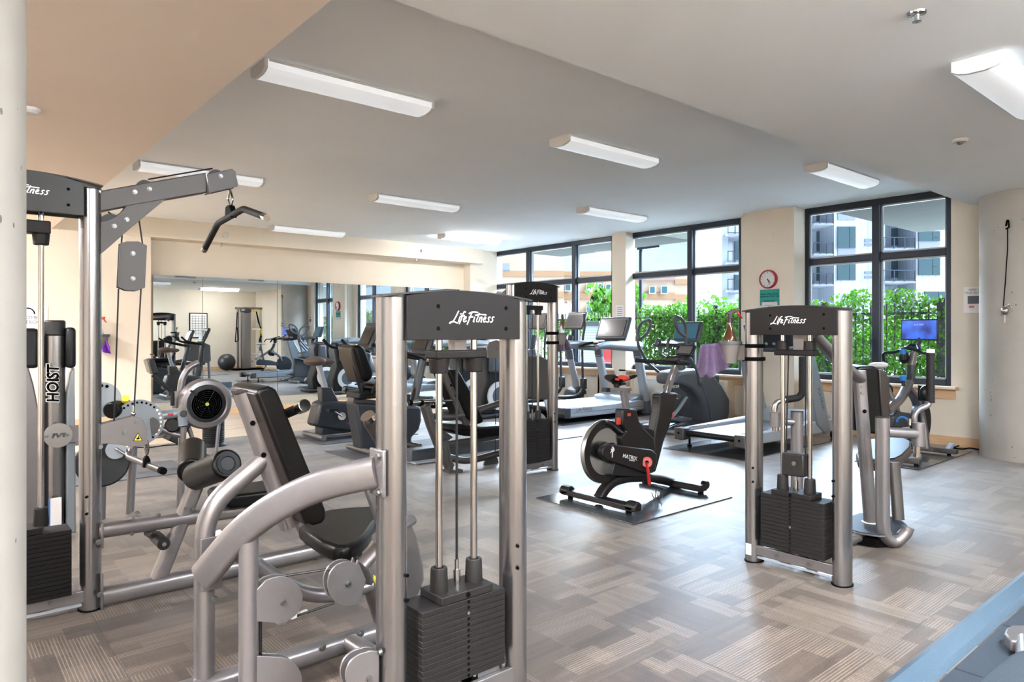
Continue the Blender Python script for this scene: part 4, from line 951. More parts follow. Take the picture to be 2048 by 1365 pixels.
# thigh rollers
part('thigh_roller', MB().cyl(PD(385, 905, 3.95), PD(380, 950, 3.62), .082, seg=30), M['vinyl'], mA, bev=.014, bs=3) if False else None
def roller(a, b, r, nm='thigh_roller'):
    a, b = V(a), V(b); part(nm, MB().cyl(a, b, r, seg=30), M['vinyl'], mA, bev=.012, bs=3); d = (b-a).normalized()
    part('roller_cap', MB().lathe([(r*.72, 0), (r*.72, .006), (r*.5, .008), (r*.45, .004)], b, d, 24), M['plastic'], mA)
ra = PD(398, 925, 3.72)
roller(PD(386, 897, 3.98), PD(383, 944, 3.70), .072)
roller(PD(392, 953, 3.62), PD(455, 928, 3.34), .072)
part('roller_axle', MB().cyl(PD(384, 930, 3.85), PD(440, 934, 3.45), .018), M['silver'], mA)
# seat
S = [PY(u, v, yA-.15) for u, v in [(447, 1000), (460, 992), (520, 985), (640, 968), (700, 958), (714, 963), (716, 976), (708, 985), (640, 996), (520, 1014), (462, 1019), (450, 1012)]]
part('seat', MB().prism(S, (0, 1, 0), .30, .15), M['vinyl'], mA, bev=.02, bs=4)
part('seat_board', MB().box((PY(672, 990, yA).x, yA, PY(672, 993, yA-.15).z-.0), (.17, .2, .03)), M['silverd'], mA)

# ---------------------------------------------------------- MACHINE C : chest press at the right
C0 = (3.70, 2.17); xC = 3.70; hC = 3.64
mC = thing('weight_machine', 'silver chest press machine at the right with tall grey stack and curved round base', 'weight machine', (3.9, 1.9, 0), 'lettered weight machines')
cy_ = lambda u, x=xC: C0[1]-PX(u, 600, x).y
cz = lambda u, v, x=hC: PX(u, v, x).z
PC = tower(mC, C0, (0, -1, 0), (-1, 0, 0), .51, 1.447, (cz(1590, 670.5), cz(1675, 617.5)), (cy_(1501, hC), cy_(1675, hC)), (cy_(1565.7), cy_(1619.8)),
      (cz(1593, 712, 3.68), cz(1593, 700.5, 3.68), .05), (cy_(1521, 3.63), cy_(1648, 3.63), cz(1648, 1124, 3.63), cz(1521, 985, 3.63), .07, .14), (cy_(1578, hC)-.005, cz(1580, 641), .062), nplate=14, pinrow=7, cups_up=True, arch=.022, cable=False)
part('centre_block', MB().box((3.74, PX(1600, 690, 3.74).y, 1.30), (.04, .06, .15)), M['silver'], mC)
pk = XP(3.70)
part('pulley_block', MB().prism([pk(*p) for p in [(1568, 905), (1612, 909), (1613, 955), (1568, 949)]], (1, 0, 0), .06), M['blackh'], mC, bev=.008)
bolt(mC, PX(1588, 928, 3.665), (-1, 0, 0), .010)
part('cable', MB().cyl(pk(1577, 710), pk(1572, 908), .004, seg=8), M['plastic'], mC); part('cable', MB().cyl(pk(1611, 710), pk(1611, 910), .004, seg=8), M['plastic'], mC)
part('stem', MB().cyl(pk(1590, 952), pk(1590, 1000), .010), M['chrome'], mC)
part('small_label', MB().box(PX(1497, 1099, 3.64), (.002, .035, .065)), M['label'], mC)
# upper arm of the tower towards the backrest
part('upper_arm', MB().tube([PD(1625, 668, 3.95), PD(1690, 735, 4.25), PD(1720, 758, 4.48)], .040, .030, seg=18, fil=.05), M['silver'], mC)
# round base plate
bc = PZ(1756, 1062, .07)
m = MB(); cen = V((4.52, 1.93, .085)); 
br = [PZ(u, v, .085) for u, v in [(1690, 1040), (1720, 1030), (1760, 1031), (1800, 1042), (1815, 1055), (1812, 1066), (1795, 1073), (1760, 1074), (1720, 1068), (1690, 1060)]]
part('base_plate', MB().prism(br, UP, .012), M['silver'], mC, bev=.003)
part('base_mat', MB().prism([p+V((0, 0, .008)) for p in br], UP, .006), M['rubberb'], mC)
part('under_frame', MB().prism([(p-cen)*.8+cen+V((0, 0, -.05)) for p in br], UP, .05), M['dark'], mC)
part('base_rail', MB().tube([PZ(1700, 1073, .03), PZ(1765, 1082, .03), PZ(1812, 1075, .03)], .02), M['silverd'], mC)
# tubes : two uprights of the seat frame
pc1 = Plane(PZ(1740, 1050, .08), FW)
part('rear_upright', MB().tube([pc1(1741, 1044), pc1(1722, 800), pc1(1718, 742)], .038, .036, seg=18, sq=.6), M['silver'], mC)
part('upright_ring', MB().cyl(pc1(1741, 1052), pc1(1741, 1044), .055), M['label'], mC)
for v in (773, 785): bolt(mC, pc1(1718, v)-FW*.037, -FW, .011)
part('upright_plug', MB().cyl(pc1(1723, 822)-FW*.036, pc1(1723, 822)-FW*.04, .013), M['dark'], mC)
pc2 = Plane(PZ(1790, 1085, .04), FW)
part('front_upright', MB().tube([pc2(1765, 836), pc2(1765, 1035), pc2(1768, 1072), pc2(1790, 1088), pc2(1812, 1066), pc2(1816, 1055)], .040, .036, seg=20, fil=.07, fs=7, sq=.8), M['silver'], mC)
part('upright_cap', MB().tube([pc2(1765, 836), pc2(1765, 833.5)], .040, .036, seg=20, sq=.8), M['blackh'], mC)
part('side_arm', MB().tube([pc2(1774, 865), pc2(1832, 868)], .034, .030, seg=18, sq=.8), M['silver'], mC)
part('pivot_housing', MB().cyl(pc2(1837, 893), pc2(1837, 846), .035, seg=24), M['silver'], mC, bev=.003)
part('pivot_pin', MB().cyl(pc2(1819, 851), pc2(1819, 838), .011), M['chrome'], mC)
part('adjuster', MB().cyl(pc2(1834, 893), pc2(1834, 908), .020).cyl(pc2(1834, 908), pc2(1834, 914), .024), M['chrome'], mC)
ph = Plane(PD(1840, 850, 4.35), FW)
part('press_arm', MB().tube([ph(1830, 850), ph(1828, 832), ph(1836, 820), ph(1856, 812), ph(1861, 800), ph(1861, 780)], .017, seg=16, fil=.04), M['silver'], mC)
part('press_grip', MB().tube([ph(1861, 806), ph(1861, 706)], .024, .022, seg=18), M['grip'], mC)
part('grip_end', MB().tube([ph(1861, 706), ph(1861, 699)], .023, .021, seg=18), M['label'], mC)
# other handle (seen through the tower)
pg = Plane(PD(1580, 800, 4.75), FW)
part('press_grip', MB().tube([pg(1605, 714), pg(1605, 786), pg(1598, 796), pg(1570, 800)], .024, seg=16, fil=.06), M['grip'], mC)
part('press_arm', MB().tube([pg(1572, 800), pg(1553, 804), pg(1549, 816), pg(1549, 832)], .019, seg=16, fil=.06), M['chrome'], mC)
part('pivot_housing', MB().cyl(pg(1550, 854), pg(1550, 824), .036, seg=22), M['silver'], mC, bev=.003)
part('adjuster', MB().cyl(pg(1551, 862), pg(1551, 854), .022), M['chrome'], mC)
part('side_arm', MB().tube([pg(1558, 842), pg(1586, 845)], .030, .026), M['silver'], mC)
part('rear_post', MB().tube([pg(1594, 1045), pg(1594, 824)], .042, .038, seg=20), M['silver'], mC)
part('rear_post_cap', MB().tube([pg(1594, 824), pg(1594, 822)], .042, .038, seg=20), M['blackh'], mC)
part('floor_rail', MB().tube([V((3.80, 1.92, .05)), V((4.55, 1.90, .05))], .035, .03), M['silver'], mC)
# backrest, facing away to the right
pd = Plane(PD(1745, 850, 4.72), FW)
bx = [pd(*p) for p in [(1708, 738), (1716, 733), (1745, 732), (1752, 738), (1762, 862), (1762, 868), (1752, 869), (1710, 862), (1706, 855)]]
part('backrest', MB().prism(bx, FW, .30, .12), M['vinyl'], mC, bev=.02, bs=4)
bx2 = [pd(*p)+FW*-.02 for p in [(1752, 738), (1768, 745), (1776, 760), (1776, 840), (1768, 866), (1760, 868)]]
part('backrest_side', MB().prism(bx2, FW, .26, .12), M['vinylb'], mC, bev=.012, bs=3)
# seat
zc_ = .47
S = [PZ(u, v, zc_) for u, v in [(1712, 905), (1735, 880), (1780, 872), (1806, 876), (1822, 882), (1822, 895), (1805, 912), (1790, 920), (1750, 922), (1716, 918)]]
part('seat', MB().prism(S, UP, .075, -.037), M['vinylb'], mC, bev=.022, bs=4)
part('seat_cover', MB().prism([V((p.x*.93+S[0].x*.0+bc.x*.0+sum(q.x for q in S)/10*.07, p.y*.93+sum(q.y for q in S)/10*.07, zc_+.002)) for p in S], UP, .006), M['vinyl'], mC, bev=.002)
part('seat_post', MB().tube([PD(1788, 925, 4.55), PD(1797, 1040, 4.5)], .034, .028, seg=16, sq=.6), M['silverd'], mC)
# ---------------------------------------------------------- MACHINE D : leg press behind
D0 = (4.13, 4.87)
mD = thing('weight_machine', 'leg press machine further back with dark textured round-topped foot plate', 'weight machine', (4.3, 5.1, 0), 'lettered weight machines')
dz_ = lambda u, v, y=4.81: PY(u, v, y).z
dx_ = lambda u, y=4.87: PY(u, 600, y).x-D0[0]
PDm = tower(mD, D0, (1, 0, 0), (0, -1, 0), .52, dz_(1106, 574), (dz_(1070, 603.5), dz_(1113, 572)-.01), (dx_(1029, 4.81), dx_(1113, 4.81)), (dx_(1053), dx_(1076)), (dz_(1065, 620), dz_(1065, 611), .045),
      (dx_(1024, 4.80), dx_(1100, 4.80), dz_(1098, 921), dz_(1100, 843), .07, .14), (dx_(1076, 4.81), dz_(1076, 585), .066), nplate=15, arch=.035)
yD = 5.45; dq = lambda u, v: PY(u, v, yD)
part('top_arm', MB().tube([(4.13, 4.95, 1.68), dq(1000, 590), dq(985, 610)], .04, .05, seg=14), M['silverd'], mD)
part('top_pulley_plate', MB().prism([dq(*p) for p in [(975, 716), (973, 696), (980, 684), (992, 680), (1002, 684), (1002, 716)]], (0, 1, 0), .02), M['silver'], mD, bev=.002)
pulley(mD, dq(990, 698)+V((0, .03, 0)), (0, 1, 0), .07); bolt(mD, dq(992, 698)+V((0, -.01, 0)), (0, -1, 0), .008)
part('cable', MB().cyl(dq(991, 715), dq(991, 912), .004, seg=8), M['plastic'], mD)
part('low_pulley', MB().cyl(dq(983, 930), dq(983, 930)+V((0, .02, 0)), .09, seg=28), M['silverd'], mD)
pulley(mD, dq(988, 930)+V((0, .04, 0)), (0, 1, 0), .085)
part('foot_plate', MB().prism([PY(u, v, 5.6) for u, v in [(1018, 700), (1040, 706), (1058, 712), (1080, 712), (1098, 722), (1100, 790), (1092, 800), (1040, 797), (1018, 790)]], (0, 1, 0), .06), mat('treadplate', (.05, .042, .038), .5, bump=1., bscale=60), mD, bev=.02, bs=3)
part('foot_plate_arm', MB().tube([PY(1050, 795, 5.62), PY(1062, 880, 5.5)], .03, .02), M['tmill'], mD); part('foot_plate_arm', MB().tube([PY(1090, 798, 5.62), PY(1112, 870, 5.5)], .03, .02), M['tmill'], mD)
part('cam_disc', MB().cyl(PY(1073, 845, 5.5), PY(1073, 845, 5.47), .11, seg=24), M['silverd'], mD)
# seat unit
part('side_tube', MB().tube([dq(850, 812), dq(862, 850), dq(885, 910), dq(900, 935)], .045, .045, seg=18, sq=.7), M['silverd'], mD)
part('side_foot', MB().prism([PZ(u, v, .012) for u, v in [(884, 940), (900, 946), (926, 943), (908, 936)]], UP, .024), M['silverd'], mD)
part('side_leg', MB().tube([dq(885, 880), dq(898, 938)], .045, .04, seg=14, sq=.7), M['silverd'], mD)
part('curved_arm', MB().tube([dq(868, 834), dq(905, 836), dq(945, 825), dq(1004, 806), dq(1050, 790)], .034, .034, seg=16, fil=.15), M['silverd'], mD)
part('lower_arm', MB().tube([dq(893, 914), dq(930, 924), dq(965, 916), dq(1050, 892)], .036, .034, seg=16, fil=.12), M['silverd'], mD)
part('rail', MB().tube([dq(889, 890), dq(940, 882), dq(1000, 872)], .026, .03), M['silverd'], mD)
part('lever', MB().tube([dq(955, 885), dq(968, 880), dq(980, 868), dq(1010, 862)], .015, fil=.05), M['silverd'], mD)
part('chrome_bar', MB().cyl(dq(817, 806), dq(870, 803), .022).cyl(dq(870, 803), dq(912, 801), .011), M['chrome'], mD)
for u in (818, 840, 871): part('stopper', MB().cyl(dq(u, 806), dq(u+5, 806), .028), M['dark'], mD)
b0, b1 = dq(888, 748), dq(934, 850)
part('backrest_rail', MB().tube([b0, b1], .03, .035, sq=.5), M['silverd'], mD)
for k in (.22, .42): q = b0.lerp(b1, k); part('adjust_hole', MB().cyl(q+V((0, -.036, 0)), q+V((0, -.03, 0)), .012, seg=12), M['dark'], mD)
part('backrest', MB().prism([PY(u, v, 5.40) for u, v in [(896, 742), (910, 738), (922, 746), (945, 785), (968, 838), (968, 846), (956, 850), (935, 838)]], (0, 1, 0), .30, .15), M['vinyl'], mD, bev=.025, bs=3)
part('seat', MB().prism([PY(u, v, 5.32) for u, v in [(906, 858), (915, 852), (960, 855), (1030, 850), (1030, 868), (965, 875), (930, 873), (908, 866)]], (0, 1, 0), .34, .17), M['vinyl'], mD, bev=.02, bs=3)
part('seat_handle', MB().tube([dq(852, 728), dq(866, 728), dq(890, 740)], .02, fil=.03), M['grip'], mD)
part('gusset', MB().prism([dq(*p) for p in [(884, 860), (905, 875), (886, 888)]], (0, 1, 0), .02), M['silverd'], mD)
# ================================================================ MATS
def mat_(name, x0, x1, y0, y1, mt, label, h=.010, grp='rubber floor mats'):
    t_ = solo(name, MB().box(((x0+x1)/2, (y0+y1)/2, h/2), (x1-x0, y1-y0, h)), M[mt], label, 'mat', grp, bev=.002); return t_
mat_('floor_mat', 3.73, 4.96, 3.10, 4.10, 'rubber', 'shiny black rubber mat under the black and red spin bike')
mat_('floor_mat', 6.45, 8.75, 3.90, 4.93, 'rubber', 'long black rubber mat under the treadmill with slanted masts')
mat_('floor_mat', 7.30, 8.88, 2.55, 3.15, 'rubber', 'thin black mat under the screen bike by the near window')
mat_('floor_mat', 3.40, 4.9, 6.50, 7.22, 'rubberg', 'speckled grey mat under the recumbent bike')
mat_('floor_mat', 3.56, 4.9, 7.66, 8.52, 'rubberg', 'grey mat under the upright bike in front of the mirror')
mat_('floor_mat', -.3, 1.95, 6.99, 7.75, 'rubberg', 'dark mat under the rowing machine')
mat_('floor_mat', 5.0, 6.4, 6.15, 6.75, 'rubberg', 'bluish speckled mat behind the leg press machine')
mat_('floor_mat', 6.9, 9.0, 7.02, 8.05, 'rubber', 'black buckled mat under the grey treadmill with logo on its side')
mat_('floor_mat', 7.45, 9.0, 5.4, 6.5, 'rubber', 'black mat under the grey elliptical trainer')

# ================================================================ TREADMILLS
# slanted-mast treadmill at the right
xr_, xf_, ya_, yb_ = 6.62, 8.62, 3.96, 4.84
tm = thing('treadmill', 'silver treadmill with slanted grey masts and dark belt, behind the right weight machine', 'treadmill', ((xr_+xf_)/2, 4.4, .01), 'treadmills facing the windows')
zt_ = .235; zb_2 = .125
for y in (ya_+.055, yb_-.055):
    part('side_rail', MB().prism([V((xr_+.05, y, zb_2)), V((xf_-.1, y, zb_2-.02)), V((xf_-.02, y, zt_+.02)), V((xf_-.5, y, zt_+.03)), V((xr_+.05, y, zt_))], (0, 1, 0), .11), M['tmillw'], tm, bev=.012)
    part('rail_strip', MB().box(((xr_+xf_)/2-.2, y+(.035 if y < 4.4 else -.035), zt_+.008), (1.5, .03, .006)), M['silverd'], tm)
    part('end_bracket', MB().box((xr_, y, .175), (.14, .13, .135)), M['silverd'], tm, bev=.014, bs=3)
    for z in (.185,): part('bracket_hole', MB().cyl((xr_-.071, y, z), (xr_-.0725, y, z), .014, seg=12), M['dark'], tm)
    part('level_foot', MB().cyl((xr_+.14, y, .012), (xr_+.14, y, .125), .012).cyl((xr_+.14, y, .010), (xr_+.14, y, .03), .026), M['dark'], tm)
part('belt', MB().box(((xr_+xf_)/2-.18, 4.4, .205), (1.62, .60, .012)), M['tread'], tm)
part('roller', MB().cyl((xr_+.01, ya_+.11, .185), (xr_+.01, yb_-.11, .185), .034, seg=20), M['plastic'], tm)
part('underframe', MB().box(((xr_+xf_)/2+.1, 4.4, .15), (1.5, .6, .06)), M['dark'], tm)
part('motor_cover', MB().prism([V((xf_-.52, 4.4, .21)), V((xf_-.02, 4.4, .21)), V((xf_-.0, 4.4, .30)), V((xf_-.2, 4.4, .36)), V((xf_-.42, 4.4, .30))], (0, 1, 0), .80), M['tmillw'], tm, bev=.03, bs=3)
Pm = YP(ya_+.03); Pn = YP(yb_-.03)
part('mast', MB().prism([Pm(*p) for p in [(1604, 690), (1617, 690), (1640, 780), (1654, 858), (1645, 868), (1628, 850), (1617, 790)]], (0, 1, 0), .09), M['tmill'], tm, bev=.012)
xm = Pm(1654, 860).x
part('mast', MB().prism([V((Pm(*p).x, yb_-.05, Pm(*p).z)) for p in [(1604, 690), (1617, 690), (1640, 780), (1654, 858), (1645, 868), (1628, 850), (1617, 790)]], (0, 1, 0), .09), M['tmill'], tm, bev=.012)
a, b = Pm(1626, 765), Pm(1642, 830); dd_ = (a-b).normalized()
text('lettering', 'MATRIX', M['charcoal'], tm, (a+b)/2+V((0, -.05, 0)), -dd_, V((0, 0, 1)).cross(V((0, 1, 0)))*-1, .085)
for y in (ya_+.03, yb_-.03): part('wheel', MB().cyl((xf_+.03, y-.025, .055), (xf_+.03, y+.025, .055), .045, seg=24), M['plastic'], tm)
cx_ = Pm(1607, 690).x; zc_ = Pm(1607, 690).z
part('console', MB().box((cx_-.02, 4.4, zc_+.10), (.07, .62, .34), Matrix.Rotation(radians(-28), 3, 'Y')), M['plasticd'], tm, bev=.02)
part('screen', MB().box((cx_-.055, 4.4, zc_+.13), (.01, .44, .22), Matrix.Rotation(radians(-28), 3, 'Y')), M['screen'], tm)
part('tray', MB().box((cx_-.12, 4.4, zc_-.05), (.2, .72, .05), Matrix.Rotation(radians(-8), 3, 'Y')), M['plasticd'], tm, bev=.015)
part('button_panel', MB().box((cx_-.17, 4.45, zc_-.02), (.06, .12, .02)), M['tanb'], tm)
for k in range(5): part('button', MB().cyl((cx_-.10, 4.2+.1*k, zc_+.0), (cx_-.12, 4.2+.1*k, zc_+.012), .018, seg=10), M['tmill'], tm)
for y in (ya_+.05, yb_-.05): part('handrail', MB().tube([(cx_+.0, y, zc_-.02), (cx_-.45, y, zc_-.06)], .024, fil=.05), M['grip'], tm)

# grey treadmill in the middle with logo
X0, X1, Y0_, Y1_ = 7.02, 8.98, 7.12, 8.0
def treadmill2(label):
    t = thing('treadmill', label, 'treadmill', ((X0+X1)/2, 7.56, .01), 'treadmills facing the windows')
    for y in (Y0_+.07, Y1_-.07):
        part('side_rail', MB().prism([V((X0+.12, y, .075)), V((X1-.1, y, .075)), V((X1, y, .2)), V((X1-.25, y, .25)), V((X0+.12, y, .235))], (0, 1, 0), .14), M['tmillw'], t, bev=.03, bs=3)
        part('end_cap', MB().prism([V((X0+.15, y, .07)), V((X0+.02, y, .08)), V((X0-.02, y, .15)), V((X0+.02, y, .235)), V((X0+.15, y, .24))], (0, 1, 0), .15), M['plasticd'], t, bev=.02, bs=3)
        part('groove', MB().box(((X0+X1)/2, y+(-.0715 if y < 7.5 else .0715), .150), (1.6, .002, .006)), M['charcoal'], t)
    part('belt', MB().box(((X0+X1)/2-.1, 7.56, .225), (1.68, .60, .012)), M['tread'], t)
    part('roller', MB().cyl((X0+.05, 7.25, .19), (X0+.05, 7.87, .19), .04), M['plastic'], t)
    part('underframe', MB().box(((X0+X1)/2, 7.56, .06), (1.6, .7, .09)), M['dark'], t)
    part('motor_cover', MB().prism([V((X1-.5, 7.56, .22)), V((X1, 7.56, .2)), V((X1, 7.56, .28)), V((X1-.15, 7.56, .33)), V((X1-.4, 7.56, .29))], (0, 1, 0), .84), M['tmill'], t, bev=.03, bs=3)
    pn = YP(Y0_+.02)
    for y in (Y0_+.02, Y1_-.02):
        f = lambda u, v: V((pn(u, v).x, y, pn(u, v).z))
        part('mast', MB().tube([f(1290, 803), f(1286, 770), f(1276, 712)], .075, .045, up=(1, 0, 0), seg=18, sq=.6), M['tmillw'], t)
        part('mast_foot', MB().tube([f(1292, 826), f(1290, 802)], .085, .055, up=(1, 0, 0), seg=18, sq=.6), M['charcoal'], t)
        part('mast_collar', MB().tube([f(1277, 716), f(1275, 700)], .078, .05, up=(1, 0, 0), seg=18, sq=.6), M['charcoal'], t)
        part('handrail', MB().tube([f(1278, 694), f(1250, 693), f(1216, 691), f(1194, 694)], [.085, .08, .065, .035], seg=18), M['tmill'], t)
    xc = pn(1262, 690).x
    part('cross_bar', MB().tube([(xc, Y0_+.02, 1.13), (xc, Y1_-.02, 1.13)], .06, .04), M['charcoal'], t)
    part('tray', MB().prism([V((xc-.38, 7.56, 1.12)), V((xc+.05, 7.56, 1.20)), V((xc+.05, 7.56, 1.14)), V((xc-.36, 7.56, 1.09))], (0, 1, 0), .62), M['plasticd'], t, bev=.015)
    part('control_pad', MB().box((xc-.24, 7.56, 1.165), (.10, .26, .03), Matrix.Rotation(radians(-12), 3, 'Y')), M['plastic'], t, bev=.006)
    part('console', MB().box((xc+.06, 7.56, 1.39), (.06, .66, .40), Matrix.Rotation(radians(22), 3, 'Y')), M['plasticg'], t, bev=.03, bs=3)
    part('screen', MB().box((xc+.027, 7.56, 1.40), (.012, .54, .29), Matrix.Rotation(radians(22), 3, 'Y')), M['screeng'], t)
    part('console_neck', MB().box((xc+.03, 7.56, 1.2), (.08, .3, .12)), M['plasticd'], t, bev=.02)
    for dy in (-.2, .2): part('grip_bar', MB().tube([(xc-.2, 7.56+dy, 1.17), (xc-.33, 7.56+dy*1.3, 1.14), (xc-.46, 7.56+dy*1.3, 1.10)], .018, fil=.05), M['grip'], t)
    text('lettering', 'Life Fitness', M['charcoal'], t, (X0+.42, Y0_-.003, .19), (1, 0, 0), UP, .075, shear=.3)
    return t
T2 = treadmill2('grey treadmill with tall console screen and handlebars, behind the spin bike saddle')
T3 = copy_tree(T2, (-.45, 2.9, -.01)); T3['label'] = 'grey treadmill in the far corner by the mirror wall, mostly hidden by towers'

# ================================================================ ELLIPTICALS
yE = 5.72; pe = YP(yE); E_ = lambda u, v, o=0.: PY(u, v, yE+o)
el = thing('elliptical_trainer', 'large grey elliptical trainer with looped handlebars, before the middle window', 'elliptical', (8.2, yE, .01))
body = [(1330, 750), (1340, 742), (1372, 737), (1395, 740), (1406, 748), (1425, 770), (1441, 797), (1440, 825), (1436, 843), (1424, 846), (1391, 846), (1387, 815), (1378, 795), (1362, 778), (1345, 770), (1330, 768)]
part('housing', MB().prism([E_(u, v, -.02) for u, v in body], (0, 1, 0), .34), M['plasticg'], el, bev=.05, bs=4)
part('rear_cover', MB().prism([E_(u, v, .02) for u, v in [(1405, 745), (1438, 748), (1437, 790), (1440, 845), (1400, 845)]], (0, 1, 0), .55, .25), M['plasticg'], el, bev=.04, bs=3)
part('front_panel', MB().prism([E_(u, v, -.12) for u, v in [(1331, 770), (1345, 772), (1362, 780), (1376, 796), (1376, 840), (1352, 846), (1332, 846)]], (0, 1, 0), .10), M['plasticd'], el, bev=.02)
part('trim_line', MB().tube([E_(u, v, -.20) for u, v in [(1402, 762), (1412, 790), (1420, 815), (1424, 844)]], .006), M['charcoal'], el)
part('logo_disc', MB().cyl(E_(1354, 793, -.17), E_(1354, 793, -.185), .05, seg=28), M['plastic'], el); part('logo_ring', MB().tube([E_(1354, 793, -.19)+V((.028*cos(k*pi/8), 0, .028*sin(k*pi/8))) for k in range(16)], .005, closed=True, seg=8), M['white'], el)
text('lettering', 'PRECOR', M['white'], el, E_(1350, 774, -.18), (1, 0, 0), UP, .05, bold=.001)
part('crank_cover', MB().ball(E_(1399, 762, -.18), (.06, .05, .08)), M['plasticg'], el)
for k, (uo, yo) in enumerate(((0, -.25), (24, .30))):
    f = lambda u, v: PY(u, v, yE+yo)
    part('ramp_arm', MB().tube([f(1330+uo*.5, 850), f(1356+uo*.5, 820), f(1372+uo*.5, 795)], .03, .02), M['tmill'], el)
    part('pedal', MB().prism([f(1334+uo, 838), f(1352+uo, 832), f(1376+uo, 836), f(1372+uo, 842), f(1350+uo, 843)], (0, 1, 0), .16), M['plasticg'], el, bev=.01)
    part('track_tube', MB().tube([f(1322+uo, 862), f(1378+uo, 838)], .016), M['chrome'], el)
part('base_frame', MB().box((8.0, yE, .06), (1.35, .45, .08)), M['plasticd'], el, bev=.02); part('floor_bar', MB().tube([(7.35, yE-.3, .045), (7.35, yE+.3, .045)], .03), M['tmill'], el)
def loop(pts, yo, nm='handlebar'): part(nm, MB().tube([PY(u, v, yE+yo) for u, v in pts], .021, seg=14, fil=.07, fs=6), M['plasticg'], el)
loop([(1326, 752), (1296, 727), (1276, 692), (1275, 660), (1283, 646), (1300, 638), (1301, 650), (1297, 664), (1280, 681)], .32)
loop([(1378, 720), (1372, 690), (1371, 650), (1362, 636), (1349, 632), (1351, 650), (1357, 664), (1371, 674)], -.30)
loop([(1400, 765), (1396, 745), (1384, 722), (1378, 715)], -.30, 'lower_arm')
loop([(1312, 690), (1316, 676), (1322, 690), (1318, 708), (1332, 716)], .1, 'fixed_grip'); loop([(1336, 706), (1335, 686), (1340, 676)], -.05, 'fixed_grip')
part('console_mast', MB().tube([E_(1362, 745), E_(1360, 700), E_(1366, 690)], .07, .05), M['plasticg'], el)
part('console', MB().box(PY(1376, 664, yE)+V((.0, 0, 0)), (.06, .44, .30), Matrix.Rotation(radians(20), 3, 'Y')), M['plasticg'], el, bev=.03, bs=3)
part('screen', MB().box(PY(1374.5, 663, yE)+V((-.028, 0, 0)), (.012, .36, .22), Matrix.Rotation(radians(20), 3, 'Y')), mat('bluescr', (.06, .18, .26), .15, coat=.5), el)
part('tray', MB().box(PY(1345, 688, yE), (.34, .42, .05), Matrix.Rotation(radians(-6), 3, 'Y')), M['plasticd'], el, bev=.02)
# two elliptical trainers near the far window
y2 = 8.7; E2f = lambda u, v, o=0.: PY(u, v, y2+o)
def ellip2(label):
    t = thing('elliptical_trainer', label, 'elliptical', (8.5, y2, 0), 'elliptical trainers by the far window')
    xc = E2f(1150, 640).x
    part('console', MB().box((xc+.02, y2, E2f(1148, 642).z), (.06, .46, .34), Matrix.Rotation(radians(22), 3, 'Y')), M['silverd'], t, bev=.03, bs=3)
    part('screen', MB().box((xc-.012, y2, E2f(1148, 642).z-.0), (.012, .36, .22), Matrix.Rotation(radians(22), 3, 'Y')), M['screeng'], t)
    part('mast', MB().tube([E2f(1160, 835), E2f(1150, 760), E2f(1139, 712)], .07, .05), M['tmillw'], t)
    part('mast_collar', MB().tube([E2f(1140, 718), E2f(1137, 700)], .085, .06), M['charcoal'], t)
    part('console_neck', MB().tube([E2f(1137, 702), E2f(1142, 672)], .05), M['plasticd'], t)
    for yo in (-.27, .27):
        f = lambda u, v: PY(u, v, y2)+V((0, yo, 0))
        part('handlebar', MB().tube([f(1146, 628), f(1148, 655), f(1144, 672), f(1142, 700), f(1144, 770)], .022, fil=.1), M['plasticd'], t)
        part('arm_joint', MB().box(f(1145, 766), (.10, .09, .20)), M['plasticd'], t, bev=.02)
        part('foot_arm', MB().tube([f(1146, 770), f(1138, 788), f(1108, 797)], .032, fil=.1), M['plasticd'], t)
        part('pedal', MB().box(f(1112, 792), (.34, .14, .05)), M['plasticd'], t, bev=.02)
    part('front_shroud', MB().prism([E2f(u, v) for u, v in [(1140, 782), (1152, 772), (1162, 780), (1166, 835), (1130, 835)]], (0, 1, 0), .3), M['plasticd'], t, bev=.03)
    q = E2f(1158, 792)+V((0, -.155, 0)); part('logo', MB().cyl(q, q+V((0, -.004, 0)), .04), M['white'], t)
    part('base', MB().box((8.4, y2, .06), (1.15, .3, .1)), M['plasticd'], t, bev=.02)
    return t
e2 = ellip2('elliptical trainer with pale console facing the far window, right of the two')
e3 = copy_tree(e2, (-.15, .80, 0)); e3['label'] = 'elliptical trainer seen through the leg press tower, left of the two by the far window'
# two steppers with white discs (seen in the mirror too)
def stepper(x, y, label):
    t = thing('cross_trainer', label, 'cross trainer', (x, y, 0), 'black cross trainers with white discs')
    part('shell', MB().prism([V((x-.2, y, .05)), V((x+.28, y, .05)), V((x+.30, y, .5)), V((x+.22, y, .75)), V((x+.2, y, 1.05)), V((x+.08, y, 1.12)), V((x-.14, y, 1.10)), V((x-.2, y, .95)), V((x-.14, y, .6)), V((x-.24, y, .3))], (0, 1, 0), .34), M['plastic'], t, bev=.04, bs=3)
    part('inner_cover', MB().prism([V((x-.12, y, .7)), V((x+.1, y, .7)), V((x+.08, y, 1.06)), V((x-.10, y, 1.06))], (0, 1, 0), .42), M['plasticg'], t, bev=.05, bs=3)
    for s in (-1, 1):
        part('disc_ring', MB().lathe([(.22, 0), (.22, .03), (.14, .035), (.14, .02)], (x+.08, y+s*.17, .34), (0, s, 0), 32), M['white'], t)
        part('disc_hub', MB().cyl((x+.08, y+s*.18, .34), (x+.08, y+s*.2, .34), .14, seg=28), M['plasticg'], t)
    part('base', MB().box((x+.2, y, .04), (1.1, .5, .06)), M['plasticd'], t, bev=.02)
    return t
stepper(6.75, 8.55, 'black cross trainer with a white disc, nearer the mirror\'s left in the reflection')
stepper(6.85, 9.35, 'black cross trainer with a white disc, nearer the corner window')

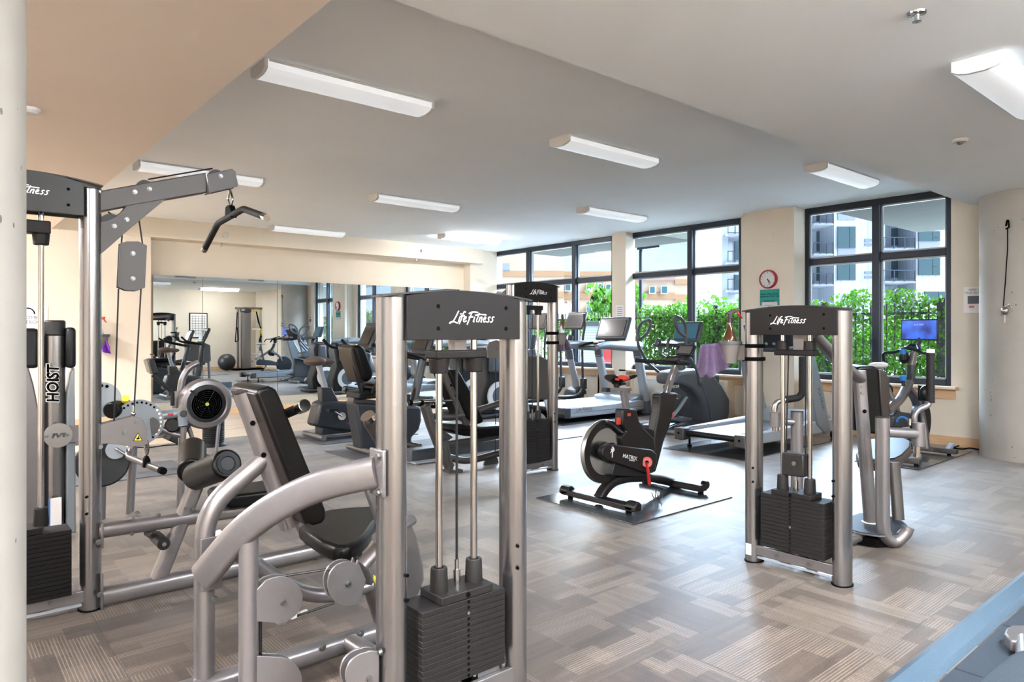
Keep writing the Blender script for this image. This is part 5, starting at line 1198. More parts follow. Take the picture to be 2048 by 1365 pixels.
# ================================================================ BIKES
# ---- black and red spin bike
yS = 3.62; Q = lambda u, v, o=0.: PY(u, v, yS+o)
sb = thing('spin_bike', 'black spin bike with red crank on the shiny mat in mid room', 'exercise bike', (4.3, yS, .01))
fw = Q(1208, 903)
part('flywheel', MB().lathe([(.02, -.012), (.185, -.012), (.186, .012), (.02, .012)], fw, (0, -1, 0), 48), M['steel'], sb)
part('flywheel_rim', MB().lathe([(.180, -.02), (.236, -.02), (.238, .02), (.180, .02), (.180, -.02)], fw, (0, -1, 0), 56, caps=False), M['matrix'], sb)
part('rim_edge', MB().tube([fw+V((.240*cos(k*pi/24), 0, .240*sin(k*pi/24))) for k in range(48)], .007, .020, up=(0, 1, 0), closed=True, seg=8), M['steel'], sb)
part('hub', MB().cyl(fw+V((0, -.02, 0)), fw+V((0, -.075, 0)), .075, seg=32), M['plastic'], sb)
oG = -.075
gp = arc(1218, 905, 18, 95, 262, 12, 17) + [(1292, 948), (1303, 945), (1309, 925), (1309, 908), (1299, 899)]
part('belt_guard', MB().prism([Q(u, v, oG) for u, v in gp], (0, 1, 0), .05), M['matrix'], sb, bev=.008, bs=2)
text('lettering', 'MATRIX', M['white'], sb, Q(1260, 915.5, oG-.027), Q(1290, 921, oG)-Q(1230, 907.5, oG), UP, .044, bold=.0003, sx=1.12)
text('lettering', 'powered', M['white'], sb, Q(1264, 921.5, oG-.027), Q(1290, 921, oG)-Q(1230, 907.5, oG), UP, .018)
lg = Q(1224.5, 906.5, oG-.026)
lo_ = MB()
for k in range(3): lo_.tube([lg+V((.022*cos(a_), 0, .03*sin(a_)+(-.014+.014*k))) for a_ in [radians(150-k*25-20*j) for j in range(6)]], .004, .0012, up=(0, 1, 0), seg=8)
part('logo', lo_.tube([lg+V((0, 0, -.035)), lg+V((.004, 0, .005)), lg+V((-.01, 0, .032))], .006, .0012, up=(0, 1, 0), seg=8, fil=.01).ball(lg+V((.014, 0, .03)), (.006, .002, .006)), M['white'], sb)
part('lower_fairing', MB().prism([Q(u, v, -.03) for u, v in [(1222, 922), (1292, 947), (1300, 950), (1285, 954), (1216, 950), (1218, 935)]], (0, 1, 0), .09), M['plastic'], sb, bev=.006)
rs_ = [(1238, 818), (1266, 818), (1271, 842), (1281, 856), (1300, 875), (1306, 903), (1262, 897), (1236, 893), (1233, 873), (1246, 862), (1236, 850)]
part('seat_tube_shroud', MB().prism([Q(u, v, -.0) for u, v in rs_], (0, 1, 0), .085), M['matrix'], sb, bev=.014, bs=3)
part('top_bar', MB().prism([Q(u, v) for u, v in [(1270, 842), (1284, 853), (1304, 862), (1320, 872), (1324, 882), (1306, 884), (1278, 864)]], (0, 1, 0), .07), M['matrix'], sb, bev=.012, bs=3)
part('head_tube', MB().prism([Q(u, v) for u, v in [(1311, 790), (1320, 785), (1348, 786), (1345, 802), (1331, 855), (1320, 882), (1309, 925), (1303, 945), (1296, 935), (1300, 905), (1300, 880), (1302, 862), (1309, 825), (1312, 800)]], (0, 1, 0), .09), M['matrix'], sb, bev=.016, bs=3)
part('flywheel_cover', MB().tube([Q(u, v, -.01) for u, v in [(1207, 845), (1220, 850), (1232, 862), (1244, 868)]], .03, .02, fil=.05), M['matrix'], sb)
part('red_lever', MB().box(Q(1237, 843, -.05), (.035, .02, .055)), M['redp'], sb, bev=.004)
part('red_tag', MB().box(Q(1258, 830, -.045), (.04, .004, .022)), M['redp'], sb)
part('red_tag', MB().box(Q(1336, 830, .0), (.02, .1, .03)), M['red'], sb)
part('seat_post', MB().tube([Q(1253, 822), Q(1247, 780)], .022, .030, sq=.5, seg=16), M['silver'], sb)
part('seat_slider', MB().bar(Q(1212, 780), Q(1259, 778), .045, .028), M['silver'], sb, bev=.004); part('slider_end', MB().bar(Q(1208, 780), Q(1216, 780), .05, .034), M['plastic'], sb, bev=.004)
part('seat_clamp', MB().cyl(Q(1234, 779), Q(1232, 766), .022).box(Q(1242, 768), (.06, .05, .02)), M['plastic'], sb)
sd0, sd1 = Q(1217, 757), Q(1272, 752); L_ = (sd1-sd0).length; m = MB(); vs = []; n_ = 12
for k in range(n_+1):
    t_ = k/n_; w_ = .075*(1-t_)**.8+.022 if t_ > .1 else .06; w_ = [.045, .068, .078, .078, .068, .052, .040, .032, .027, .024, .022, .021, .014][k]; zc = -.006*sin(t_*pi)*3+.008*(1 if t_ < .15 else 0)
    c_ = sd0.lerp(sd1, t_)+V((0, 0, zc)); hgt = [.02, .03, .034, .034, .030, .026, .022, .02, .018, .017, .016, .015, .01][k]
    for j in range(12): a_ = 2*pi*j/12; vs.append(c_+V((0, w_*cos(a_), hgt*sin(a_))))
fs_ = [(i*12+j, i*12+(j+1) % 12, (i+1)*12+(j+1) % 12, (i+1)*12+j) for i in range(n_) for j in range(12)]+[tuple(range(11, -1, -1)), tuple(n_*12+j for j in range(12))]
part('saddle', m.add(vs, fs_), M['vinyl'], sb)
for s in (-1, 1): part('saddle_insert', MB().ball(sd0.lerp(sd1, .30)+V((0, s*.052, -.004)), (.085, .028, .027)), M['redp'], sb)
part('saddle_rail', MB().tube([Q(1224, 766), Q(1236, 772), Q(1250, 768)], .006, fil=.02), M['plastic'], sb)
part('handlebar_post', MB().tube([Q(1331, 792), Q(1350, 735)], .022, .032, sq=.5, seg=16), M['silver'], sb)
part('post_marks', MB().box(Q(1338, 772, -.024), (.012, .002, .10), Matrix.Rotation(radians(18), 3, 'Y')), M['silverd'], sb)
H = lambda u, v, o: PY(u, v, yS+o)
hb = Q(1352, 726)
part('handlebar', MB().tube([hb+V((-.26, .22, .02)), hb+V((-.12, .22, .01)), hb+V((0, .10, .0)), hb+V((0, -.10, .0)), hb+V((-.12, -.22, .01)), hb+V((-.26, -.22, .02))], .018, fil=.08), M['grip'], sb)
part('handlebar', MB().tube([hb+V((0, .06, 0)), hb+V((.10, .06, .05)), hb+V((.13, 0, .06)), hb+V((.10, -.06, .05)), hb+V((0, -.06, 0))], .017, fil=.05), M['grip'], sb)
part('console_base', MB().box(hb+V((.0, 0, .03)), (.16, .13, .06)), M['plastic'], sb, bev=.02)
part('console', MB().box(hb+V((.12, -.02, .10)), (.03, .16, .11), Matrix.Rotation(radians(38), 3, 'Y')), M['plastic'], sb, bev=.008)
part('screen', MB().box(hb+V((.103, -.02, .109)), (.006, .13, .08), Matrix.Rotation(radians(38), 3, 'Y')), M['screeng'], sb)
# base arch and feet
part('base_arch', MB().tube([Q(1195, 1004), Q(1204, 985), Q(1222, 964), Q(1250, 956), Q(1285, 955), Q(1320, 958), Q(1345, 966), Q(1362, 973)], .036, .044, up=(0, 1, 0), sq=.6, seg=18, fil=.06), M['matrix'], sb)
xr2 = PZ(1180, 1018, .03).x; 
rb0, rb1 = PZ(1122, 1002, .05), PZ(1236, 1028, .05)
part('rear_stabiliser', MB().bar((3.93, 3.24, .055), (3.93, 3.98, .055), .09, .045), M['matrix'], sb, bev=.008)
for y in (3.27, 3.95): part('stabiliser_end', MB().prism([V((3.885, y, .035)), V((3.975, y, .035)), V((3.975, y, .085)), V((3.95, y, .105)), V((3.91, y, .10)), V((3.885, y, .075))], (0, 1, 0), .10), M['matrix'], sb, bev=.012); part('foot', MB().cyl((3.93, y+(.04 if y < 3.6 else -.04), .01), (3.93, y+(.04 if y < 3.6 else -.04), .036), .022), M['dark'], sb)
xf2 = 4.86
part('front_stabiliser', MB().bar((xf2, 3.30, .055), (xf2, 3.94, .055), .10, .055), M['matrix'], sb, bev=.008)
for y in (3.33, 3.91): part('foot', MB().cyl((xf2, y, .01), (xf2, y, .04), .024), M['dark'], sb)
part('transport_wheel', MB().cyl((xf2+.05, 3.30, .075), (xf2+.05, 3.345, .075), .032, seg=20), M['plastic'], sb)
part('crank_disc', MB().cyl(Q(1294, 925, oG-.027), Q(1294, 925, oG-.05), .043, seg=30), M['red'], sb, bev=.004); part('crank_bolt', MB().cyl(Q(1294, 925, oG-.05), Q(1294, 925, oG-.054), .014), M['dark'], sb)
ca, cb = Q(1294, 925, oG-.05), Q(1299, 970, oG-.055)
part('crank_arm', MB().tube([ca, cb], .016, .009, up=(0, 1, 0), sq=.7), M['red'], sb)
part('pedal_axle', MB().cyl(cb+V((0, -.01, -.005)), cb+V((0, -.09, -.005)), .008), M['chrome'], sb)
pc_ = cb+V((0, -.075, -.01))
part('pedal', MB().box(pc_, (.085, .07, .02), Matrix.Rotation(radians(20), 3, 'Y')), M['plastic'], sb, bev=.004)
for s in (-1, 1): part('toe_cage', MB().tube([pc_+V((.03, s*.03, 0)), pc_+V((.02, s*.03, -.07)), pc_+V((-.01, s*.02, -.10)), pc_+V((-.03, s*.03, -.04))], .005, fil=.02), M['plastic'], sb)
part('far_crank', MB().tube([Q(1294, 925, .08), Q(1288, 885, .085)], .016, .009, up=(0, 1, 0)), M['red'], sb)

# ---- screen bike by the near window
yP = 2.86; 
pb_ = thing('spin_bike', 'grey and black spin bike with a glowing blue screen by the near window', 'exercise bike', (8.0, yP, .01))
xs2 = 8.30; sc = PX(1839, 660, xs2); sw = abs(PX(1800, 660, xs2).y-PX(1878, 660, xs2).y); sh = PX(1839, 639, xs2).z-PX(1839, 681, xs2).z
Rz = Matrix.Rotation(radians(-6), 3, 'Z')
part('screen_frame', MB().box(sc, (.035, sw, sh), Rz), M['blackh'], pb_, bev=.01); part('screen', MB().box(sc+V((-.019, 0, 0)), (.004, sw*.92, sh*.88), Rz), M['pelscreen'], pb_)
text('screen_text', 'JUST RIDE', M['text'], pb_, sc+V((-.024, 0, sh*.24)), Rz @ V((0, -1, 0)), UP, .022)
K = lambda u, v, X: PX(u, v, X)
part('screen_arm', MB().tube([sc+V((.03, 0, -.05)), K(1838, 690, 8.25), K(1822, 698, 8.1)], .022, fil=.04), M['silverd'], pb_)
part('handlebar', MB().tube([K(1767, 722, 7.75), K(1766, 706, 7.8), K(1792, 705, 7.9), K(1810, 696, 7.95), K(1832, 700, 7.95), K(1846, 706, 7.9), K(1864, 706, 7.8), K(1866, 724, 7.75)], .016, fil=.04), M['plastic'], pb_)
part('handlebar', MB().tube([K(1812, 697, 7.95), K(1820, 690, 8.1), K(1834, 690, 8.1), K(1838, 700, 7.95)], .015, fil=.03), M['plastic'], pb_)
for (u, v, X, r) in ((1806, 704, 7.85, .035), (1806, 757, 7.55, .034)): part('blue_knob', MB().cyl(K(u, v+5, X), K(u, v-5, X), r*.8, r, 14), M['blue'], pb_, bev=.004); part('knob_stem', MB().cyl(K(u, v+5, X), K(u+1, v+16, X), r*.5), M['plastic'], pb_)
part('stem_cover', MB().ball(K(1808, 715, 7.95), (.05, .05, .07)), M['plastic'], pb_)
part('head_post', MB().tube([K(1828, 706, 7.98), K(1822, 735, 7.95)], .038, .03, sq=.7), M['silver'], pb_)
part('head_tube', MB().tube([K(1823, 732, 7.95), K(1822, 752, 7.92), K(1812, 782, 7.8)], .045, .04, fil=.1), M['plasticd'], pb_)
part('frame_fork', MB().tube([K(1818, 765, 7.85), K(1808, 788, 7.7), K(1795, 805, 7.55), K(1775, 822, 7.4)], .045, .035, fil=.1, sq=.7), M['silver'], pb_)
part('frame_fork', MB().tube([K(1814, 775, 7.85), K(1830, 795, 8.1), K(1841, 830, 8.2), K(1848, 870, 8.2), K(1850, 897, 8.2)], .045, .035, fil=.15, sq=.7), M['silver'], pb_)
part('drive_cover', MB().prism([PY(u, v, 2.86) for u, v in [(1778, 832), (1786, 822), (1812, 826), (1826, 834), (1828, 852), (1778, 856)]], (0, 1, 0), .10), M['plasticd'], pb_, bev=.02)
part('blue_ring', MB().tube([PX(1806, 846, 7.35)+V((0, .055*cos(k*pi/8), .055*sin(k*pi/8))) for k in range(9)], .011, seg=8), M['blue'], pb_)
fl = V((8.25, yP, .36)); part('flywheel', MB().lathe([(.05, -.03), (.22, -.03), (.24, 0), (.22, .03), (.05, .03)], fl, (0, 1, 0), 36), M['plastic'], pb_); part('flywheel_edge', MB().tube([fl+V((.235*cos(k*pi/16), -.01, .235*sin(k*pi/16))) for k in range(32)], .009, closed=True, seg=8), M['blue'], pb_)
part('bottle_holder', MB().cyl((7.95, yP-.12, .62), (7.95, yP-.12, .78), .04), M['plastic'], pb_); part('dumbbell_holder', MB().ball((7.9, yP-.16, .70), (.06, .05, .08)), M['plastic'], pb_); part('dumbbell_holder', MB().ball((7.75, yP+.14, .72), (.05, .05, .07)), M['plastic'], pb_)
part('front_stabiliser', MB().bar((8.42, yP-.30, .05), (8.42, yP+.26, .05), .08, .05), M['silverd'], pb_, bev=.01); part('rear_stabiliser', MB().bar((7.50, yP-.26, .05), (7.50, yP+.26, .05), .08, .05), M['silverd'], pb_, bev=.01)
for x in (7.5, 8.42):
    for y in (yP-.22, yP+.22): part('foot', MB().cyl((x, y, .010), (x, y, .03), .02), M['dark'], pb_)
part('base_beam', MB().tube([(7.5, yP, .06), (7.7, yP, .22), (8.1, yP, .2), (8.42, yP, .07)], .035, .03, fil=.15), M['silver'], pb_)
part('transport_bracket', MB().bar((8.45, yP-.2, .06), (8.52, yP-.22, .12), .05, .03), M['tmillw'], pb_)
sp = PX(1760, 731, 7.5); part('saddle', MB().ball(sp+V((-.05, 0, 0)), (.10, .09, .032)).ball(sp+V((.08, 0, .0)), (.10, .035, .026)), M['white'], pb_)
part('seat_post', MB().tube([sp+V((0, 0, -.02)), sp+V((.0, 0, -.08)), (7.62, yP, .55), (7.7, yP, .3)], .025, fil=.03), M['silver'], pb_)
part('crank', MB().tube([(7.72, yP-.08, .33), (7.66, yP-.1, .2)], .012), M['plastic'], pb_); part('pedal', MB().box((7.66, yP-.15, .19), (.09, .08, .03)), M['plastic'], pb_)
# ---- upright bike
yU = 8.1; U = lambda u, v, o=0.: PY(u, v, yU+o)
ub = thing('upright_bike', 'dark upright exercise bike with silver seat post in front of the mirror', 'exercise bike', (4.1, yU, .01), 'dark bikes before the mirror')
part('housing', MB().prism([U(u, v) for u, v in [(631, 806), (642, 801), (672, 803), (712, 803), (735, 812), (745, 845), (735, 862), (690, 862), (660, 858), (622, 852), (621, 846)]], (0, 1, 0), .26), M['plasticd'], ub, bev=.035, bs=3)
part('pedestal', MB().prism([U(u, v) for u, v in [(636, 852), (735, 862), (728, 872), (636, 871)]], (0, 1, 0), .20), M['plasticd'], ub, bev=.02)
part('seat_shroud', MB().prism([U(u, v) for u, v in [(637.5, 775), (660, 775), (675, 806), (640, 806)]], (0, 1, 0), .13), M['plasticd'], ub, bev=.015)
part('seat_post', MB().tube([U(650, 778), U(637, 729)], .042, .03, sq=.5), M['tmillw'], ub)
part('saddle', MB().ball(U(630, 723), (.14, .13, .06)).ball(U(652, 724), (.12, .06, .045)), M['saddle'], ub)
part('crank_disc', MB().cyl(U(684, 833, -.13), U(684, 833, -.16), .048, seg=24), M['white'], ub)
part('crank_arm', MB().tube([U(684, 833, -.17), U(668, 823, -.18)], .018, .01), M['silver'], ub); part('pedal', MB().box(U(664, 821, -.24), (.11, .09, .03)), M['plastic'], ub)
part('red_flash', MB().prism([U(u, v, -.132) for u, v in [(692, 848), (703, 843), (716, 852), (716, 854)]], (0, 1, 0), .004), M['red'], ub)
for nm_, x_ in (('rear_roller', U(628, 873).x), ('front_roller', 4.55)):
    part(nm_, MB().cyl((x_, yU-.28, .055), (x_, yU+.28, .055), .034), M['silver'], ub)
part('floor_beam', MB().cyl((U(628, 873).x, yU-.2, .06), (4.55, yU-.2, .06), .03), M['chrome'], ub)
xc_ = U(733, 700).x
part('console_mast', MB().tube([U(722, 806), (xc_-.0, yU, 1.05)], .06, .05), M['plasticd'], ub); part('console', MB().box((xc_+.03, yU, 1.26), (.06, .36, .34), Matrix.Rotation(radians(25), 3, 'Y')), M['plasticd'], ub, bev=.03)
part('screen', MB().box((xc_-.005, yU, 1.27), (.01, .26, .2), Matrix.Rotation(radians(25), 3, 'Y')), M['screen'], ub)
for s in (-1, 1): part('handlebar', MB().tube([(xc_, yU+s*.08, 1.08), (xc_-.12, yU+s*.26, 1.10), (xc_-.38, yU+s*.26, 1.14), (xc_-.48, yU+s*.26, 1.24)], .02, fil=.08), M['grip'], ub)
# ---- recumbent bike
yR = 6.86; Rr = lambda u, v, o=0.: PY(u, v, yR+o)
rb = thing('recumbent_bike', 'dark recumbent bike with tall black seat back, left of the foreground tower', 'exercise bike', (4.1, yR, .01), 'dark bikes before the mirror')
part('backrest', MB().prism([Rr(u, v, -.2) for u, v in [(706, 693), (722, 690), (732, 698), (748, 745), (747, 758), (738, 764), (728, 763)]], (0, 1, 0), .40, .2), M['vinyl'], rb, bev=.04, bs=4)
part('backrest_shell', MB().prism([Rr(u, v, -.16) for u, v in [(702, 694), (714, 692), (733, 762), (724, 768), (706, 720)]], (0, 1, 0), .32, .16), M['vinylb'], rb, bev=.02)
for yo in (-.1, .1): part('back_support', MB().tube([Rr(706, 722, yo), Rr(720, 775, yo), Rr(728, 792, yo)], .022), M['plastic'], rb)
part('seat_carriage', MB().box(Rr(745, 788), (.5, .3, .08)), M['plastic'], rb, bev=.02); part('seat', MB().box(Rr(765, 772), (.42, .40, .08)), M['vinyl'], rb, bev=.03)
part('rail', MB().prism([Rr(u, v) for u, v in [(701, 795), (790, 806), (790, 812), (700, 806)]], (0, 1, 0), .14), M['silverd'], rb, bev=.005)
part('housing', MB().prism([Rr(u, v) for u, v in [(700, 804), (790, 810), (832, 812), (833, 840), (828, 858), (812, 875), (780, 880), (760, 902), (716, 902)]], (0, 1, 0), .24), M['plasticd'], rb, bev=.03, bs=3)
part('red_flash', MB().prism([Rr(u, v, -.122) for u, v in [(742, 845), (775, 836), (775, 850)]], (0, 1, 0), .004), M['red'], rb)
for nm_, x_ in (('rear_foot', Rr(722, 900).x-.02), ('front_foot', Rr(815, 900).x)): part(nm_, MB().cyl((x_, yR-.26, .05), (x_, yR+.26, .05), .03), M['silver'], rb)
part('front_leg', MB().tube([Rr(815, 870), Rr(815, 900)], .05, .04), M['plasticd'], rb); part('floor_beam', MB().cyl(Rr(722, 903), Rr(815, 900), .025), M['silver'], rb)
xq = Rr(845, 700).x
part('console_mast', MB().tube([Rr(825, 815), (xq, yR, 1.0)], .06, .045), M['plasticd'], rb); part('console', MB().box((xq+.02, yR, 1.22), (.06, .36, .34), Matrix.Rotation(radians(20), 3, 'Y')), M['plasticd'], rb, bev=.03); part('screen', MB().box((xq-.014, yR, 1.23), (.01, .26, .2), Matrix.Rotation(radians(20), 3, 'Y')), M['screen'], rb)
for s in (-1, 1): part('handlebar', MB().tube([(xq, yR+s*.06, 1.02), (xq-.15, yR+s*.2, 1.05), (xq-.42, yR+s*.2, 1.12), (xq-.55, yR+s*.2, 1.20)], .02, fil=.08), M['grip'], rb)
for yo in (-.32, .32): part('side_handle', MB().tube([Rr(745, 790, 0), Rr(745, 785, yo), Rr(765, 740, yo)], .018, fil=.06), M['grip'], rb)
# low beam behind the leg press
t = thing('floor_beam', 'long grey box beam lying on the mat behind the leg press machine', 'beam', (4.9, 6.15, 0))
a, b = PZ(812, 897, .03), PZ(905, 881, .03)
part('beam', MB().box(((a.x+b.x)/2+.2, 6.05, .075), (1.9, .16, .13)), M['plasticg'], t, bev=.01); part('foot_rail', MB().box(((a.x+b.x)/2+.2, 5.99, .02), (1.9, .2, .02)), M['tmillw'], t, bev=.003)
# ================================================================ WIPE STATIONS
def bottle(root, base, s, glassm, capm):
    part('bottle', MB().lathe([(.001, 0), (.040*s, 0), (.043*s, .005*s), (.043*s, .03*s), (.034*s, .06*s), (.022*s, .09*s), (.0135*s, .125*s), (.013*s, .14*s)], base, UP, 24), glassm, root)
def station(cu, cv0, cv1, bu, btop, tw, d, label, labelb, labelt, face='L', sc=1., bm='amber', cm='brownp', tm_='purple', grp=True):
    """cup centre u, top v, bottom v; towel polygon; at camera depth d"""
    c0, c1 = PD(cu, cv0, d), PD(cu+1, cv1, d); k = d/4.1
    t = thing('cup_holder', label, 'holder', c1, 'grey wipe-station cups')
    r = .066*sc; hgt = c0.z-c1.z
    part('cup', MB().lathe([(r*.55, 0), (r, hgt), (r*.97, hgt), (r*.5, .006)], (c0.x, c0.y, c1.z), UP, 28), M['cupg'], t)
    part('cup_rim', MB().lathe([(r*.98, -.018*sc), (r*1.04, -.018*sc), (r*1.04, 0), (r*.98, 0)], c0, UP, 28), M['plasticg'], t)
    bt = thing('spray_bottle', labelb, 'bottle', V((c0.x, c0.y, c0.z-.03*sc)), 'spray bottles')
    b0 = V((c0.x, c0.y, c0.z-.03*sc)); H_ = (PD(bu, btop, d).z-b0.z); s = H_/.215
    bottle(bt, b0, s, M[bm], M[cm])
    part('collar', MB().cyl(b0+UP*.135*s, b0+UP*.158*s, .017*s, seg=18), M['redp' if bm == 'white' else 'brownp'], bt)
    sg = 1
    hd = [(-.030, .178), (-.012, .196), (.020, .212), (.052, .215), (.055, .200), (.040, .195), (.012, .185), (.012, .158), (-.012, .158), (-.010, .180)]
    part('spray_head', MB().prism([b0+RT*x*s*sg+UP*z*s for x, z in hd], FW, .022*s), M[cm], bt, bev=.003*s)
    part('trigger', MB().prism([b0+RT*x*s*sg+UP*z*s for x, z in [(.030, .205), (.045, .204), (.056, .178), (.072, .158), (.066, .156), (.045, .175)]], FW, .014*s), M['redp' if bm == 'white' else 'red'], bt, bev=.002*s)
    # towel: hanging folded cloth
    m = MB(); n_, r_ = 28, 14; vs = []
    (x0, y0a), (x1, y1a), bot = tw
    for j in range(r_+1):
        for i in range(n_+1):
            f = i/n_; g = j/r_
            u = (x0+(x1-x0)*f); vt = y0a+(y1a-y0a)*f
            # bottom contour
            nb = len(bot)-1; q = f*nb; a_ = min(int(q), nb-1); e = q-a_; ub_ = bot[a_][0]*(1-e)+bot[a_+1][0]*e; vb_ = bot[a_][1]*(1-e)+bot[a_+1][1]*e
            fold = (sin(f*19)*.012+sin(f*9+1)*.014)*(.25+g)*k
            vs.append(PD(u*(1-g)+ub_*g, vt*(1-g)+vb_*g, d-.01) + FW*fold)
    N_ = len(vs); vs2 = [p+FW*.006 for p in vs]
    W_ = n_+1; fs = [(j*W_+i, j*W_+i+1, (j+1)*W_+i+1, (j+1)*W_+i) for j in range(r_) for i in range(n_)]
    fb = [tuple(N_+q for q in reversed(f_)) for f_ in fs]
    ed = [(j*W_, (j+1)*W_, N_+(j+1)*W_, N_+j*W_) for j in range(r_)]+[((j+1)*W_+n_, j*W_+n_, N_+j*W_+n_, N_+(j+1)*W_+n_) for j in range(r_)]+[(i+1, i, N_+i, N_+i+1) for i in range(n_)]+[(r_*W_+i, r_*W_+i+1, N_+r_*W_+i+1, N_+r_*W_+i) for i in range(n_)]
    m.add(vs+vs2, fs+fb+ed)
    o = solo('towel', m, M[tm_], labelt, 'towel', 'purple towels', ang=180); return t
st = station(1460, 683, 727, 1460, 617, ((1402, 690), (1440, 687), [(1395, 735), (1404, 757), (1411, 748), (1417, 757), (1432, 752), (1446, 742), (1460, 730)]), 4.12,
     'grey plastic cup strapped to the right weight machine post', 'amber spray bottle with dark red trigger standing in the cup at the right machine', 'crumpled mauve towel hanging from the cup at the right machine')
pl_, pr_ = PC(0, 0, 0), PC(0, 0, 0)
for v0 in (692, 718):
    z = PD(1500, v0, 4.05).z; c_ = V((3.70, 2.17, z)); r_ = .068
    pts = [c_+V((r_*cos(a_), r_*.85*sin(a_), 0)) for a_ in [radians(-200+20*k) for k in range(14)]]
    part('strap', MB().tube(pts+[PD(1484, v0+2, 4.10)], .003, .011, up=(0, 0, 1), seg=8), M['dark'], st)
part('bracket', MB().box(PD(1486, 706, 4.1), (.05, .05, .09)), M['cupg'], st, bev=.004)
st2 = station(1122, 666, 690, 1123, 640, ((1119, 668), (1128, 668), [(1112, 700), (1118, 704), (1126, 702), (1128, 705), (1134, 701), (1143, 694)]), 6.75,
     'grey cup strapped to the leg press tower post', 'small green-white spray bottle in the cup on the leg press tower', 'purple towel corner hanging from the leg press tower cup', sc=1., bm='white', cm='leaf')
for v0 in (667, 686):
    z = PD(1105, v0, 6.7).z; part('strap', MB().tube([V((4.65, 4.87, z))+V((.062*cos(a_), .062*sin(a_), 0)) for a_ in [k*pi/10 for k in range(20)]], .003, .014, up=(0, 0, 1), closed=True, seg=8), M['dark'], st2)
dW = PY(200, 680, 11.14).dot(FW)
st3 = station(199, 669, 697, 199, 634, ((196, 672), (209, 669), [(190, 700), (196, 714), (203, 694), (211, 706), (217, 709), (221, 697)]), dW,
     'pale cup holder fixed to the far left wall', 'white spray bottle with red trigger on the far left wall', 'bright purple cloths hanging on the far left wall', sc=1.9, bm='white', cm='redp', tm_='purpleb')
part('wall_plate', MB().box(PY(199, 685, 11.27), (.12, .06, .2)), M['cupg'], st3)

# ================================================================ FAR LEFT EQUIPMENT
# ---- column machine with black pads
yH = 5.35; Hh = lambda u, v, o=0.: PY(u, v, yH+o)
hm_ = thing('column_machine', 'tall brushed steel column machine with black caps and side pads, behind the left tower', 'weight machine', (.45, yH, 0))
c0, c1 = Hh(109, 672), V((Hh(109, 672).x, yH, 0)); rw = abs(Hh(131, 672).x-Hh(87, 672).x)/2
part('column', MB().tube([c1, c0], rw*.9, rw, up=(1, 0, 0), seg=32), M['brush'], hm_); part('column_cap', MB().tube([c0, Hh(109, 641)], rw*.93, rw*1.02, up=(1, 0, 0), seg=32), M['blackh'], hm_, bev=.01)
text('lettering', 'HOIST', M['dark'], hm_, Hh(107, 768, -.085), (0, 0, 1), (-1, 0, 0), .088, bold=.003, shear=.1, sx=.95)
text('lettering_outline', 'HOIST', M['text'], hm_, Hh(106.4, 768, -.0835), (0, 0, 1), (-1, 0, 0), .088, bold=.007, shear=.1, sx=.95)
text('small_lettering', 'STRENGTH', M['dark'], hm_, Hh(119, 768, -.085), (0, 0, 1), (-1, 0, 0), .02)
for (a, b, nm) in (((52, 657), (76, 736), 'L'), ((129, 655), (149, 736), 'R')):
    pa, pb = Hh(a[0]-(20 if nm == 'L' else 0), a[1]), Hh(b[0], b[1]); part('side_pad', MB().box((pa+pb)/2, (abs(pa.x-pb.x), .16, abs(pa.z-pb.z))), M['plastic'], hm_, bev=.025, bs=3)
part('side_shield', MB().prism([Hh(u, v, -.02) for u, v in [(147, 735), (150, 1064), (130, 1064), (131, 790), (138, 745)]], (0, 1, 0), .10), M['tmill'], hm_, bev=.01)
part('side_shield', MB().prism([Hh(u, v, -.02) for u, v in [(50, 715), (66, 770), (78, 830), (81, 1064), (20, 1064), (20, 715)]], (0, 1, 0), .10), M['silver'], hm_, bev=.01)
q = Hh(116, 871, -.10); part('round_plate', MB().cyl(q, q+V((0, -.012, 0)), .078, seg=36), M['steel'], hm_); part('plate_bracket', MB().box(q+V((.09, .01, 0)), (.12, .02, .11)), M['silver'], hm_, bev=.003)
for x in (-.062, .05): bolt(hm_, q+V((x, -.012, .0)), (0, -1, 0), .007)
part('emblem', MB().prism([q+V((-.035+x*.07, -.013, -.015+z*.03)) for x, z in [(0, 0), (.12, 0), (.3, .7), (.42, 0), (.55, 0), (.8, .7), (.85, 0), (1, 0), (1.1, 1), (.7, 1), (.55, .4), (.45, 1), (.1, 1)]], (0, 1, 0), .003), M['silverd'], hm_)
a, b = Hh(99, 998, -.085), Hh(123, 1050, -.085); part('instruction_label', MB().box((a+b)/2, (abs(a.x-b.x), .004, abs(a.z-b.z))), M['paper'], hm_); part('label_edge', MB().box(V((a.x, a.y-.001, (a.z+b.z)/2)), (.008, .004, abs(a.z-b.z))), M['blue'], hm_)
# ---- disc-adjust leg machine
yG = 5.6; G = lambda u, v, o=0.: PY(u, v, yG+o)
gm = thing('leg_extension_machine', 'silver leg machine with a large perforated adjustment disc, behind the low pulley', 'weight machine', (1.3, yG, 0))
gc = G(277, 846); rG = .168
part('adjust_disc', MB().lathe([(.03, -.006), (rG, -.006), (rG, .006), (.03, .006)], gc, (0, -1, 0), 56), M['tmill'], gm)
part('disc_cutout', MB().prism([G(u, v, -.008) for u, v in [(300, 838), (306, 835), (316, 840), (320, 852), (314, 866), (304, 873), (302, 860)]], (0, 1, 0), .004), M['silverd'], gm)
for k in range(22):
    a_ = radians(-50+12*k); p = gc+V((cos(a_)*rG*.88, -.0065, sin(a_)*rG*.88))
    if k < 22: part('disc_hole', MB().cyl(p, p+V((0, -.001, 0)), .0085, seg=10), M['label' if 8 > k > 0 else 'dark'], gm)
part('hub', MB().cyl(gc, gc+V((0, -.05, 0)), .03), M['silver'], gm)
